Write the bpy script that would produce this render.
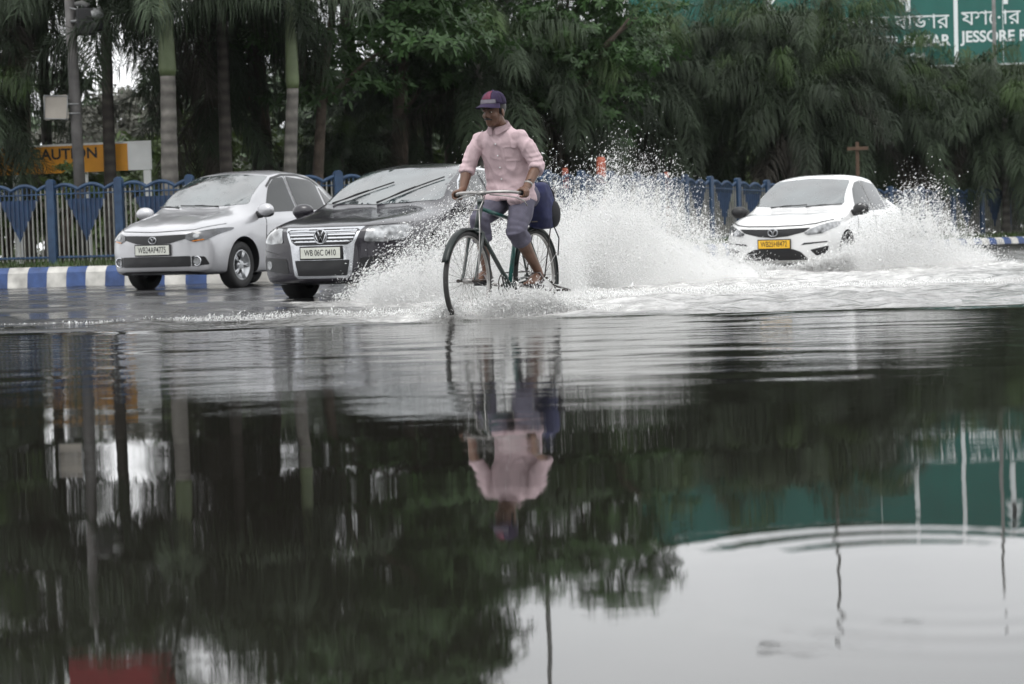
import bpy, bmesh, math, random
import numpy as np
from mathutils import Vector, Matrix, noise as mnoise
from mathutils.bvhtree import BVHTree
from mathutils.geometry import delaunay_2d_cdt

for o in list(bpy.data.objects):
    bpy.data.objects.remove(o)
SC = bpy.context.scene
COL = SC.collection
random.seed(7)
RNG = np.random.default_rng(7)

# ------------------------------------------------------------------ camera
FPX, CX, CY = 2048.0, 512.0, 342.0
CAMZ = 0.65
PITCH = math.atan((342 - 230) / FPX)
ROLL = math.atan(0.030)
_f = Vector((0, math.cos(PITCH), -math.sin(PITCH)))
_u0 = Vector((0, math.sin(PITCH), math.cos(PITCH)))
_r0 = Vector((1, 0, 0))
CR = math.cos(ROLL) * _r0 - math.sin(ROLL) * _u0
CU = math.cos(ROLL) * _u0 + math.sin(ROLL) * _r0
CP = Vector((0, 0, CAMZ))
cam_d = bpy.data.cameras.new('camera')
cam = bpy.data.objects.new('camera', cam_d)
COL.objects.link(cam)
m = Matrix.Identity(4)
for i in range(3):
    m[i][0] = CR[i]; m[i][1] = CU[i]; m[i][2] = -_f[i]; m[i][3] = CP[i]
cam.matrix_world = m
cam_d.sensor_width = 36.0
cam_d.lens = 36.0 * FPX / 1024.0
cam_d.clip_start = 0.1
cam_d.clip_end = 2000
cam_d.dof.use_dof = True
cam_d.dof.focus_distance = 15.7
cam_d.dof.aperture_fstop = 3.5
SC.camera = cam

# ------------------------------------------------------------------ sky, sun, exposure
SUN_EL, SUN_AZ = math.radians(62), math.radians(195)
W = bpy.data.worlds.new('World')
SC.world = W
W.use_nodes = True
nt = W.node_tree
nt.nodes.clear()
n_out = nt.nodes.new('ShaderNodeOutputWorld')
n_bg = nt.nodes.new('ShaderNodeBackground')
n_sky = nt.nodes.new('ShaderNodeTexSky')
n_sky.sky_type = 'NISHITA'
n_sky.sun_disc = False
n_sky.sun_elevation = SUN_EL
n_sky.sun_rotation = SUN_AZ
n_sky.air_density = 1.0
n_sky.dust_density = 6.0
n_sky.ozone_density = 1.0
n_hsv = nt.nodes.new('ShaderNodeHueSaturation')
n_hsv.inputs['Saturation'].default_value = 0.10
# an even overcast layer: the sky's radiance evened out by cloud
n_tc = nt.nodes.new('ShaderNodeTexCoord')
n_mp = nt.nodes.new('ShaderNodeMapping')
n_mp.inputs['Scale'].default_value = (2.0, 2.0, 5.0)
n_nz = nt.nodes.new('ShaderNodeTexNoise')
n_nz.inputs['Scale'].default_value = 1.3
n_nz.inputs['Detail'].default_value = 5
n_cr = nt.nodes.new('ShaderNodeValToRGB')
n_cr.color_ramp.elements[0].position = 0.3
n_cr.color_ramp.elements[0].color = (9.5, 9.8, 10.1, 1)
n_cr.color_ramp.elements[1].position = 0.72
n_cr.color_ramp.elements[1].color = (13.0, 13.1, 13.2, 1)
n_mix = nt.nodes.new('ShaderNodeMixRGB')
n_mix.inputs[0].default_value = 0.72
nt.links.new(n_sky.outputs[0], n_hsv.inputs['Color'])
nt.links.new(n_tc.outputs['Generated'], n_mp.inputs[0])
nt.links.new(n_mp.outputs[0], n_nz.inputs['Vector'])
nt.links.new(n_nz.outputs['Fac'], n_cr.inputs[0])
nt.links.new(n_hsv.outputs[0], n_mix.inputs[1])
nt.links.new(n_cr.outputs[0], n_mix.inputs[2])
nt.links.new(n_mix.outputs[0], n_bg.inputs['Color'])
n_bg.inputs['Strength'].default_value = 0.13
nt.links.new(n_bg.outputs[0], n_out.inputs[0])

sd = bpy.data.lights.new('sun', 'SUN')
sd.energy = 0.6
sd.angle = math.radians(25)
sd.color = (1.0, 0.97, 0.93)
sun = bpy.data.objects.new('sun', sd)
COL.objects.link(sun)
# sky sun_rotation turns clockwise from +Y seen from above
_sd = Vector((math.sin(SUN_AZ) * math.cos(SUN_EL), math.cos(SUN_AZ) * math.cos(SUN_EL), math.sin(SUN_EL)))
sun.rotation_euler = _sd.to_track_quat('Z', 'Y').to_euler()

SC.view_settings.view_transform = 'Standard'
SC.view_settings.look = 'None'
SC.view_settings.gamma = 1
SC.view_settings.use_curve_mapping = False
SC.view_settings.exposure = 0.55
cy = SC.cycles
cy.max_bounces = 24
cy.diffuse_bounces = 18
cy.glossy_bounces = 4
cy.transmission_bounces = 4
cy.volume_bounces = 12
cy.volume_step_rate = 4
cy.transparent_max_bounces = 12
cy.caustics_reflective = False
cy.caustics_refractive = False
cy.sample_clamp_indirect = 10
cy.use_denoising = True

# ------------------------------------------------------------------ helpers
def pix(x, y, d):
    """World point seen at pixel x, y at depth d along the view axis."""
    return CP + d * (_f + CR * ((x - CX) / FPX) - CU * ((y - CY) / FPX))

def gp(x, y, z=0.0):
    """World point on the level z seen at pixel x, y."""
    v = _f + CR * ((x - CX) / FPX) - CU * ((y - CY) / FPX)
    t = (z - CAMZ) / v.z
    return CP + v * t

def smooth(a, b, x):
    t = np.clip((x - a) / (b - a), 0, 1)
    return t * t * (3 - 2 * t)

MATS = {}
def mat(name, col, rough=0.6, metal=0.0, spec=0.5, coat=0.0, var=0.0, vscale=8.0, bump=0.0, bscale=40.0,
        trans=0.0, col2=None, ior=1.45, objrand=0.0, emis=None):
    """Procedural Principled material: noise-varied colour, optional noise bump."""
    if name in MATS:
        return MATS[name]
    M = bpy.data.materials.new(name)
    M.use_nodes = True
    t = M.node_tree
    b = t.nodes['Principled BSDF']
    b.inputs['Roughness'].default_value = rough
    b.inputs['Metallic'].default_value = metal
    b.inputs['Specular IOR Level'].default_value = spec
    b.inputs['IOR'].default_value = ior
    if coat:
        b.inputs['Coat Weight'].default_value = coat
        b.inputs['Coat Roughness'].default_value = 0.03
    c = (*col, 1)
    b.inputs['Base Color'].default_value = c
    tc = t.nodes.new('ShaderNodeTexCoord')
    if var or col2:
        nz = t.nodes.new('ShaderNodeTexNoise')
        nz.inputs['Scale'].default_value = vscale
        nz.inputs['Detail'].default_value = 6
        t.links.new(tc.outputs['Object'], nz.inputs['Vector'])
        cr = t.nodes.new('ShaderNodeValToRGB')
        cr.color_ramp.elements[0].position = 0.32
        cr.color_ramp.elements[1].position = 0.68
        a = tuple(max(0, x * (1 - var)) for x in col)
        bb = col2 if col2 else tuple(min(1, x * (1 + var)) for x in col)
        cr.color_ramp.elements[0].color = (*a, 1)
        cr.color_ramp.elements[1].color = (*bb, 1)
        t.links.new(nz.outputs['Fac'], cr.inputs[0])
        src = cr.outputs[0]
        if objrand:
            oi = t.nodes.new('ShaderNodeObjectInfo')
            mr = t.nodes.new('ShaderNodeMapRange')
            mr.inputs['To Min'].default_value = 1 - objrand
            mr.inputs['To Max'].default_value = 1 + objrand
            t.links.new(oi.outputs['Random'], mr.inputs['Value'])
            hs = t.nodes.new('ShaderNodeHueSaturation')
            t.links.new(mr.outputs[0], hs.inputs['Value'])
            t.links.new(src, hs.inputs['Color'])
            src = hs.outputs[0]
        t.links.new(src, b.inputs['Base Color'])
    else:
        src = None
    if bump:
        nz2 = t.nodes.new('ShaderNodeTexNoise')
        nz2.inputs['Scale'].default_value = bscale
        nz2.inputs['Detail'].default_value = 5
        t.links.new(tc.outputs['Object'], nz2.inputs['Vector'])
        bp = t.nodes.new('ShaderNodeBump')
        bp.inputs['Strength'].default_value = 1.0
        bp.inputs['Distance'].default_value = bump
        t.links.new(nz2.outputs['Fac'], bp.inputs['Height'])
        t.links.new(bp.outputs[0], b.inputs['Normal'])
    if trans:
        tr = t.nodes.new('ShaderNodeBsdfTranslucent')
        tr.inputs[0].default_value = (col[0] * 1.1, col[1] * 1.25, col[2] * 0.8, 1)
        mx = t.nodes.new('ShaderNodeMixShader')
        mx.inputs[0].default_value = trans
        t.links.new(b.outputs[0], mx.inputs[1])
        t.links.new(tr.outputs[0], mx.inputs[2])
        if src:
            t.links.new(src, tr.inputs[0])
        t.links.new(mx.outputs[0], t.nodes['Material Output'].inputs[0])
    if emis:
        b.inputs['Emission Color'].default_value = (*emis, 1)
        b.inputs['Emission Strength'].default_value = 1.0
    MATS[name] = M
    return M

def link(name, me, parent=None, loc=None):
    o = bpy.data.objects.new(name, me)
    COL.objects.link(o)
    if parent:
        o.parent = parent
    if loc is not None:
        o.location = loc
    return o

def obj(name, bm, material, parent=None, smooth_=True, loc=None):
    me = bpy.data.meshes.new(name)
    bm.to_mesh(me)
    bm.free()
    for mm in (material if isinstance(material, (list, tuple)) else [material]):
        me.materials.append(mm)
    if smooth_:
        me.polygons.foreach_set('use_smooth', [True] * len(me.polygons))
    return link(name, me, parent, loc)

def npobj(name, verts, faces, material, parent=None, smooth_=False, loc=None):
    """Mesh object from numpy arrays; all faces have the same corner count."""
    me = bpy.data.meshes.new(name)
    verts = np.asarray(verts, dtype=np.float32)
    faces = np.asarray(faces, dtype=np.int32)
    k = faces.shape[1]
    me.vertices.add(len(verts))
    me.vertices.foreach_set('co', verts.ravel())
    me.loops.add(faces.size)
    me.loops.foreach_set('vertex_index', faces.ravel())
    me.polygons.add(len(faces))
    me.polygons.foreach_set('loop_start', np.arange(0, faces.size, k, dtype=np.int32))
    if smooth_:
        me.polygons.foreach_set('use_smooth', np.ones(len(faces), dtype=bool))
    me.update(calc_edges=True)
    for mm in (material if isinstance(material, (list, tuple)) else [material]):
        me.materials.append(mm)
    return link(name, me, parent, loc)

def thing(name, label, cat, loc=(0, 0, 0), rz=0, group=None, scale=1.0):
    o = bpy.data.objects.new(name, None)
    COL.objects.link(o)
    o.empty_display_size = 0.2
    o.location = loc
    o.rotation_euler = (0, 0, rz)
    o.scale = (scale,) * 3
    tag(o, label, cat, group)
    return o

def tag(o, label, cat, group=None, kind=None):
    if label: o['label'] = label
    if cat: o['category'] = cat
    if group: o['group'] = group
    if kind: o['kind'] = kind
    return o

def struct(o):
    o['kind'] = 'structure'
    return o

def dup(root, loc, rz, label=None, scale=None):
    r = root.copy(); COL.objects.link(r)
    r.location = loc; r.rotation_euler = (0, 0, rz)
    if scale is not None: r.scale = scale if isinstance(scale, tuple) else (scale,) * 3
    if label: r['label'] = label
    for ch in list(root.children):
        c = ch.copy(); COL.objects.link(c); c.parent = r
        for g in list(ch.children):
            d = g.copy(); COL.objects.link(d); d.parent = c
    return r

def box(bm, c, s, rot=None, bevel=0.0):
    r = bmesh.ops.create_cube(bm, size=1.0)
    vs = r['verts']
    for v in vs:
        v.co = Vector((v.co.x * s[0], v.co.y * s[1], v.co.z * s[2]))
    if bevel:
        es = list({e for v in vs for e in v.link_edges})
        rb = bmesh.ops.bevel(bm, geom=es, offset=bevel, segments=2, affect='EDGES', profile=0.6)
        vs = list({v for f in rb['faces'] for v in f.verts} | {v for v in vs if v.is_valid})
    for v in vs:
        if rot is not None: v.co = rot @ v.co
        v.co = v.co + Vector(c)
    return vs

def frames(pts):
    """Parallel-transport frames along a polyline."""
    pts = [Vector(p) for p in pts]
    T = []
    for i in range(len(pts)):
        a = pts[max(0, i - 1)]; b = pts[min(len(pts) - 1, i + 1)]
        d = b - a
        T.append(d.normalized() if d.length > 1e-9 else Vector((0, 0, 1)))
    ref = Vector((0, 0, 1)) if abs(T[0].z) < 0.9 else Vector((1, 0, 0))
    N = [(ref - T[0] * ref.dot(T[0])).normalized()]
    for i in range(1, len(pts)):
        n = N[-1] - T[i] * N[-1].dot(T[i])
        N.append(n.normalized() if n.length > 1e-9 else N[-1])
    return pts, T, N

def spline(pts, n):
    """Catmull-Rom resample of control points (any dimension) to n points."""
    P = np.asarray(pts, float)
    P = np.vstack([2 * P[0] - P[1], P, 2 * P[-1] - P[-2]])
    k = len(P) - 3
    out = []
    for t in np.linspace(0, k - 1e-9, n):
        i = int(t); u = t - i
        a, b, c, d = P[i:i + 4]
        out.append(0.5 * ((2 * b) + (c - a) * u + (2 * a - 5 * b + 4 * c - d) * u * u + (3 * b - a - 3 * c + d) * u ** 3))
    return np.array(out)

def tube(bm, pts, rad, seg=10, cap=True, ref=None):
    """Tube along pts; rad a number or one number / (a,b) pair per point. ref fixes the first cross axis."""
    pts, T, N = frames(pts)
    if ref is not None:
        rv = Vector(ref)
        N = [((rv - t * rv.dot(t)).normalized()) for t in T]
    rings = []
    for i, p in enumerate(pts):
        r = rad[i] if isinstance(rad, (list, np.ndarray)) else rad
        ra, rb = (r if isinstance(r, (list, tuple, np.ndarray)) else (r, r))
        B = T[i].cross(N[i])
        rings.append([bm.verts.new(p + N[i] * (ra * math.cos(2 * math.pi * k / seg)) + B * (rb * math.sin(2 * math.pi * k / seg))) for k in range(seg)])
    for a, b in zip(rings[:-1], rings[1:]):
        for k in range(seg):
            bm.faces.new((a[k], a[(k + 1) % seg], b[(k + 1) % seg], b[k]))
    if cap:
        bm.faces.new(rings[0][::-1]); bm.faces.new(rings[-1])

def lathe(bm, prof, seg=24, M=None):
    """Revolve (r, z) profile about z; M maps it into place."""
    rings = []
    for r, z in prof:
        if r < 1e-6:
            v = bm.verts.new((0, 0, z)); rings.append([v] * seg)
        else:
            rings.append([bm.verts.new((r * math.cos(2 * math.pi * k / seg), r * math.sin(2 * math.pi * k / seg), z)) for k in range(seg)])
    allv = {v for R in rings for v in R}
    for a, b in zip(rings[:-1], rings[1:]):
        for k in range(seg):
            q = [a[k], a[(k + 1) % seg], b[(k + 1) % seg], b[k]]
            qq = []
            for v in q:
                if v not in qq: qq.append(v)
            if len(qq) >= 3:
                try: bm.faces.new(qq)
                except ValueError: pass
    if M is not None:
        for v in allv: v.co = M @ v.co

def ellipsoid(bm, c, r, rot=None, u=16, v=12):
    R = bmesh.ops.create_uvsphere(bm, u_segments=u, v_segments=v, radius=1.0)
    for w in R['verts']:
        w.co = Vector((w.co.x * r[0], w.co.y * r[1], w.co.z * r[2]))
        if rot is not None: w.co = rot @ w.co
        w.co += Vector(c)

def evaluated(o):
    dg = bpy.context.evaluated_depsgraph_get()
    dg.update()
    return bpy.data.meshes.new_from_object(o.evaluated_get(dg))

def fuse(name, bm, voxel, material, parent=None, smooth_it=4, fac=0.5, bump=None, loc=None):
    """Union of overlapping closed shells into one continuous skin."""
    me = bpy.data.meshes.new('tmp')
    bmesh.ops.recalc_face_normals(bm, faces=bm.faces)
    bm.to_mesh(me); bm.free()
    o = bpy.data.objects.new('tmp', me); COL.objects.link(o)
    r = o.modifiers.new('r', 'REMESH'); r.mode = 'VOXEL'; r.voxel_size = voxel
    s = o.modifiers.new('s', 'SMOOTH'); s.factor = fac; s.iterations = smooth_it
    out = evaluated(o)
    bpy.data.objects.remove(o); bpy.data.meshes.remove(me)
    if bump:
        n = len(out.vertices)
        co = np.empty(n * 3, np.float32); out.vertices.foreach_get('co', co)
        no = np.empty(n * 3, np.float32); out.vertices.foreach_get('normal', no)
        co = co.reshape(-1, 3); no = no.reshape(-1, 3)
        d = np.array([bump(Vector(c)) for c in co])
        co = co + no * d[:, None]
        out.vertices.foreach_set('co', co.astype(np.float32).ravel())
    out.name = name
    out.materials.clear(); out.materials.append(material)
    out.polygons.foreach_set('use_smooth', [True] * len(out.polygons))
    return link(name, out, parent, loc)

def text_mesh(name, body, size, material, parent=None, matrix=None, depth=0.002, align='CENTER', spacing=1.0, sx=1.0, bold=0.0):
    cu = bpy.data.curves.new('txt', 'FONT')
    cu.body = body; cu.size = size; cu.extrude = depth; cu.align_x = align; cu.align_y = 'CENTER'
    cu.space_character = spacing
    cu.offset = bold
    o = bpy.data.objects.new('txt', cu); COL.objects.link(o)
    me = evaluated(o)
    bpy.data.objects.remove(o); bpy.data.curves.remove(cu)
    me.transform(Matrix.Diagonal((sx, 1, 1, 1)))
    if matrix is not None: me.transform(matrix)
    me.materials.clear(); me.materials.append(material)
    me.name = name
    return link(name, me, parent)

def mirror_y(poly):
    return [(-a, b) for a, b in poly][::-1]

def cp(u, v, w):
    """Text frame: columns = text right, up, outward normal."""
    u = Vector(u).normalized(); v = Vector(v).normalized(); n = Vector(w).normalized()
    M = Matrix.Identity(4)
    for i in range(3):
        M[i][0] = u[i]; M[i][1] = v[i]; M[i][2] = n[i]
    return M

# ------------------------------------------------------------------ ground and water
WL = Vector((-3.7, 14.86))
def ground_z(X, Y):
    t = (X - WL.x) * -0.844 + (Y - WL.y) * 0.536
    z = np.where(t > 0, np.minimum(t * 0.010, 0.03), np.maximum(t * 0.026, -0.12))
    z = z - 0.07 * smooth(0.0, 3.0, X) * smooth(17, 20, Y) * (1 - smooth(33, 39, Y))
    z = z * (1 - 0.95 * smooth(26, 30, Y))
    return z + 0.004 * np.sin(X * 1.7 + 0.6 * Y) * np.cos(Y * 0.9 - X * .4)

def sheet(name, xs, ys, zf, material, smooth_=True):
    X, Y = np.meshgrid(xs, ys)
    Z = zf(X, Y)
    nx, ny = len(xs), len(ys)
    v = np.stack([X.ravel(), Y.ravel(), Z.ravel()], 1)
    i = np.arange(nx * ny).reshape(ny, nx)
    f = np.stack([i[:-1, :-1].ravel(), i[:-1, 1:].ravel(), i[1:, 1:].ravel(), i[1:, :-1].ravel()], 1)
    return npobj(name, v, f, material, smooth_=smooth_), X, Y

M_ROAD = mat('wet_asphalt', (0.050, 0.050, 0.052), rough=0.22, var=0.35, vscale=1.4, bump=0.006, bscale=26)
def _road_nodes():
    t = M_ROAD.node_tree; b = t.nodes['Principled BSDF']
    tc = t.nodes['Texture Coordinate']
    nz = t.nodes.new('ShaderNodeTexNoise'); nz.inputs['Scale'].default_value = 0.9; nz.inputs['Detail'].default_value = 7
    t.links.new(tc.outputs['Object'], nz.inputs['Vector'])
    mr = t.nodes.new('ShaderNodeMapRange')
    mr.inputs['From Min'].default_value = 0.40; mr.inputs['From Max'].default_value = 0.62
    mr.inputs['To Min'].default_value = 0.05; mr.inputs['To Max'].default_value = 0.34
    t.links.new(nz.outputs['Fac'], mr.inputs['Value']); t.links.new(mr.outputs[0], b.inputs['Roughness'])
_road_nodes()

xs = np.concatenate([[-150, -100, -60, -30], np.linspace(-20, 24, 180), [34, 60, 100, 150]])
ys = np.concatenate([[-50, -20, -5], np.linspace(0, 60, 240), [70, 90, 140, 200]])
g, _, _ = sheet('road', xs, ys, lambda X, Y: ground_z(X, Y) - 0.5 * smooth(70, 140, Y) * 0, M_ROAD)
struct(g)

# water sheet: real waves, bump only for the small ripples
RW = np.random.default_rng(3)
def waves(X, Y, lam0, lam1, n, aniso=1.0, slope=0.1, dirs=None):
    Z = np.zeros_like(X)
    for _ in range(n):
        lam = math.exp(RW.uniform(math.log(lam0), math.log(lam1)))
        a = RW.uniform(0, 2 * math.pi) if dirs is None else RW.normal(dirs[0], dirs[1])
        k = 2 * math.pi / lam
        Z += slope / k / math.sqrt(n) * 1.4 * np.sin(k * (X * math.cos(a) * aniso + Y * math.sin(a)) + RW.uniform(0, 6.28)
             + 0.8 * np.sin(0.35 * k * (X * math.sin(a) - Y * math.cos(a)) * 0.5 + RW.uniform(0, 6.28)))
    return Z
def blob(X, Y, cx, cy, r, asp=1.0, ang=0.0):
    c, s = math.cos(ang), math.sin(ang)
    u = (X - cx) * c + (Y - cy) * s; w = -(X - cx) * s + (Y - cy) * c
    return np.exp(-((u / (r * asp)) ** 2 + (w / r) ** 2))
BIKE_W = gp(505, 314, 0)
def masks(X, Y):
    edge = 14.75 + 0.10 * np.sin(X * 1.3 + 1) + 0.06 * np.sin(X * 3.1)
    tb = smooth(0.0, 0.5, Y - edge)
    left = 1 - smooth(-3.2, -1.2, X)           # the drained lane on the left is calmer
    chop = tb * (1 - 0.55 * left) * (1 - 0.35 * smooth(34, 44, Y))
    rip = smooth(6.0, 12.5, Y) * (1 - tb)
    aer = 0.50 * tb * smooth(-2.6, -0.6, X - 0.12 * (Y - 15)) * (1 - smooth(33, 40, Y)) * (1 - 0.55 * smooth(2.5, 6.0, X - 0.1 * (Y - 15)))
    aer = aer + 1.0 * blob(X, Y, BIKE_W.x + 0.10, BIKE_W.y + 0.35, 0.95, 1.4, math.radians(60))
    aer = aer + 1.0 * blob(X, Y, 1.4, 21.5, 2.6, 1.5) + 0.8 * blob(X, Y, -0.9, 20.0, 1.5, 1.4) + 0.8 * blob(X, Y, 5.2, 26.5, 2.4, 1.6)
    return chop, rip, np.clip(aer, 0, 1), tb
xw = np.concatenate([[-149, -60, -25], np.arange(-12, 14.01, 0.055), [25, 60, 149]])
yw = np.concatenate([[-40, -10, 0], np.arange(1.5, 5.4, 0.02), np.arange(5.4, 12, 0.08), np.arange(12, 32, 0.045), np.arange(32, 46, 0.09), [50, 60]])
_Z = {}
def water_z(X, Y):
    chop, rip, aer, tb = masks(X, Y)
    ins = (np.abs(X) < 14) & (Y > 1) & (Y < 47)
    Z = chop * waves(X, Y, 0.28, 1.6, 46, slope=0.15)
    patch = np.clip(0.75 + 0.45 * waves(X, Y, 1.2, 4.0, 10, slope=1.6) , 0.15, 1.7)
    Z += rip * patch * waves(X, Y, 0.16, 0.8, 40, aniso=0.6, slope=0.021, dirs=(math.pi / 2, 0.42))
    # the wake front that has just left the bicycle and the cars, running toward the camera
    front = np.exp(-((Y - 14.7 - 0.10 * np.sin(X * 1.3 + 1) - 0.06 * np.sin(X * 3.1)) / 0.16) ** 2)
    Z += 0.012 * front
    Z += 0.018 * blob(X, Y, BIKE_W.x, BIKE_W.y + 0.5, 0.5, 1.6, math.radians(60)) * (1 + np.sin(9 * X + 5 * Y))
    fwx, rwx = pix(468, 281, 15.15), pix(540, 281, 16.2)
    Z += 0.065 * blob(X, Y, fwx.x - .05, fwx.y - .08, 0.20, 1.5, math.radians(62)) * (1 + .35 * np.sin(31 * X + 9 * Y)) + 0.05 * blob(X, Y, rwx.x, rwx.y - .1, 0.22, 1.5, math.radians(62)) * (1 + .35 * np.sin(27 * X - 11 * Y))
    # broad faint rings from rain splash and a passing foot, low right
    rc = gp(930, 578, 0)
    r = np.hypot(X - rc.x, (Y - rc.y) * 0.8)
    Z += 0.0007 * np.sin(r * 60 + 1.5 * np.sin(2.2 * X)) * np.exp(-((r - 0.42) / 0.13) ** 2) * (0.7 + 0.5 * np.sin(3.1 * X + 0.7))
    Z += 0.0024 * (1 - tb) * waves(X, Y, 0.6, 2.2, 14, aniso=0.55, slope=0.9, dirs=(math.pi / 2, 0.5))
    _Z['m'] = (chop, rip, aer)
    return np.where(ins, Z, 0.0)

M_WATER = bpy.data.materials.new('flood_water')
M_WATER.use_nodes = True
def _water():
    t = M_WATER.node_tree; b = t.nodes['Principled BSDF']
    N, Lk = t.nodes.new, t.links.new
    b.inputs['IOR'].default_value = 1.333
    b.inputs['Specular IOR Level'].default_value = 0.5
    tc = N('ShaderNodeTexCoord')
    at = N('ShaderNodeAttribute'); at.attribute_name = 'aeration'
    ac = N('ShaderNodeAttribute'); ac.attribute_name = 'chop'
    # foam flecks and suspended silt
    n1 = N('ShaderNodeTexNoise'); n1.inputs['Scale'].default_value = 5.5; n1.inputs['Detail'].default_value = 9; n1.inputs['Roughness'].default_value = 0.68
    Lk(tc.outputs['Object'], n1.inputs['Vector'])
    mr = N('ShaderNodeMapRange'); mr.inputs['From Min'].default_value = 0.40; mr.inputs['From Max'].default_value = 0.62
    Lk(n1.outputs['Fac'], mr.inputs['Value'])
    ma = N('ShaderNodeMath'); ma.operation = 'MULTIPLY_ADD'; ma.inputs[1].default_value = 0.55; ma.inputs[2].default_value = 0.45
    Lk(mr.outputs[0], ma.inputs[0])
    mu = N('ShaderNodeMath'); mu.operation = 'MULTIPLY'; mu.use_clamp = True
    Lk(ma.outputs[0], mu.inputs[0]); Lk(at.outputs['Fac'], mu.inputs[1])
    mix = N('ShaderNodeMixRGB')
    mix.inputs[1].default_value = (0.0105, 0.0098, 0.0080, 1)
    mix.inputs[2].default_value = (0.56, 0.555, 0.54, 1)
    Lk(mu.outputs[0], mix.inputs[0]); Lk(mix.outputs[0], b.inputs['Base Color'])
    rr = N('ShaderNodeMapRange'); rr.inputs['To Min'].default_value = 0.015; rr.inputs['To Max'].default_value = 0.30
    Lk(mu.outputs[0], rr.inputs['Value']); Lk(rr.outputs[0], b.inputs['Roughness'])
    # ripples
    mp = N('ShaderNodeMapping'); mp.inputs['Scale'].default_value = (0.55, 1.0, 1.0)
    Lk(tc.outputs['Object'], mp.inputs[0])
    a = N('ShaderNodeTexNoise'); a.inputs['Scale'].default_value = 9; a.inputs['Detail'].default_value = 4
    Lk(mp.outputs[0], a.inputs['Vector'])
    c = N('ShaderNodeTexNoise'); c.inputs['Scale'].default_value = 34; c.inputs['Detail'].default_value = 3
    Lk(tc.outputs['Object'], c.inputs['Vector'])
    ad = N('ShaderNodeMath'); ad.operation = 'MULTIPLY_ADD'; ad.inputs[1].default_value = 0.22
    Lk(c.outputs['Fac'], ad.inputs[0]); Lk(a.outputs['Fac'], ad.inputs[2])
    st = N('ShaderNodeMath'); st.operation = 'MULTIPLY'
    Lk(ad.outputs[0], st.inputs[0]); Lk(ac.outputs['Fac'], st.inputs[1])
    bp = N('ShaderNodeBump'); bp.inputs['Strength'].default_value = 1.0; bp.inputs['Distance'].default_value = 0.055
    Lk(st.outputs[0], bp.inputs['Height']); Lk(bp.outputs[0], b.inputs['Normal'])
_water()
wo, XX, YY = sheet('water', xw, yw, water_z, M_WATER)
struct(wo)
def _attr(me, name, arr):
    a = me.attributes.new(name, 'FLOAT', 'POINT')
    a.data.foreach_set('value', np.ascontiguousarray(arr.ravel(), dtype=np.float32))
_ch, _rp, _ae = _Z['m']
_attr(wo.data, 'aeration', _ae)
_attr(wo.data, 'chop', 0.75 * _ch + 0.045 * _rp + 0.0035)

# ------------------------------------------------------------------ kerb, median
M_KW = mat('kerb_white_paint', (0.44, 0.43, 0.40), rough=0.55, var=0.38, vscale=3.5, bump=0.004, bscale=30)
M_KB = mat('kerb_blue_paint', (0.026, 0.058, 0.165), rough=0.55, var=0.35, vscale=5, bump=0.004, bscale=30)
M_SOIL = mat('verge_soil', (0.045, 0.042, 0.028), rough=0.95, col2=(0.05, 0.065, 0.025), vscale=2.5, bump=0.05, bscale=6)
KP = spline([(-22, 34.5), (-13, 32.2), (-7.75, 31.0), (-3.6, 29.9), (-0.5, 31.2), (2.6, 35.6), (6.6, 41.6), (11.6, 47.3), (18, 54), (30, 66)], 900)
def kz(x): return 0.30 - 0.16 * smooth(2, 12, x)
def resample(P, step):
    d = np.r_[0, np.cumsum(np.hypot(*np.diff(P, axis=0).T))]
    t = np.arange(0, d[-1], step)
    return np.stack([np.interp(t, d, P[:, 0]), np.interp(t, d, P[:, 1])], 1)
KR = resample(KP, 0.33)
def nrm(P):
    T = np.gradient(P, axis=0); T /= np.linalg.norm(T, axis=1)[:, None]
    return np.stack([-T[:, 1], T[:, 0]], 1)     # points away from the camera side
KN = nrm(KR)
bm = bmesh.new()
prev = None
for i, (p, n) in enumerate(zip(KR, KN)):
    h = float(kz(p[0]))
    sec = [(-0.03, -0.2), (-0.03, 0.0), (0.0, h * 0.72), (0.05, h * 0.96), (0.09, h), (0.24, h), (0.25, -0.2)]
    ring = [bm.verts.new((p[0] + n[0] * o, p[1] + n[1] * o, z)) for o, z in sec]
    if prev:
        for k in range(len(sec) - 1):
            f = bm.faces.new((prev[k], ring[k], ring[k + 1], prev[k + 1])); f.material_index = i % 2
    prev = ring
struct(obj('kerb', bm, [M_KW, M_KB], smooth_=False))
# median behind the kerb: soil strip that runs to the horizon
bm = bmesh.new(); prev = None
for p, n in zip(KR, KN):
    h = float(kz(p[0]))
    sec = [(0.25, h - 0.012), (0.9, h + 0.02), (3.0, h + 0.03), (9, h * .9), (25, 0.1), (60, 0.02), (130, 0.0)]
    ring = [bm.verts.new((p[0] + (n[0] if o < 4 else n[0] * .3) * o, p[1] + (n[1] if o < 4 else 1) * o, z)) for o, z in sec]
    if prev:
        for k in range(len(sec) - 1): bm.faces.new((prev[k], ring[k], ring[k + 1], prev[k + 1]))
    prev = ring
struct(obj('median', bm, M_SOIL))

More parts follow.
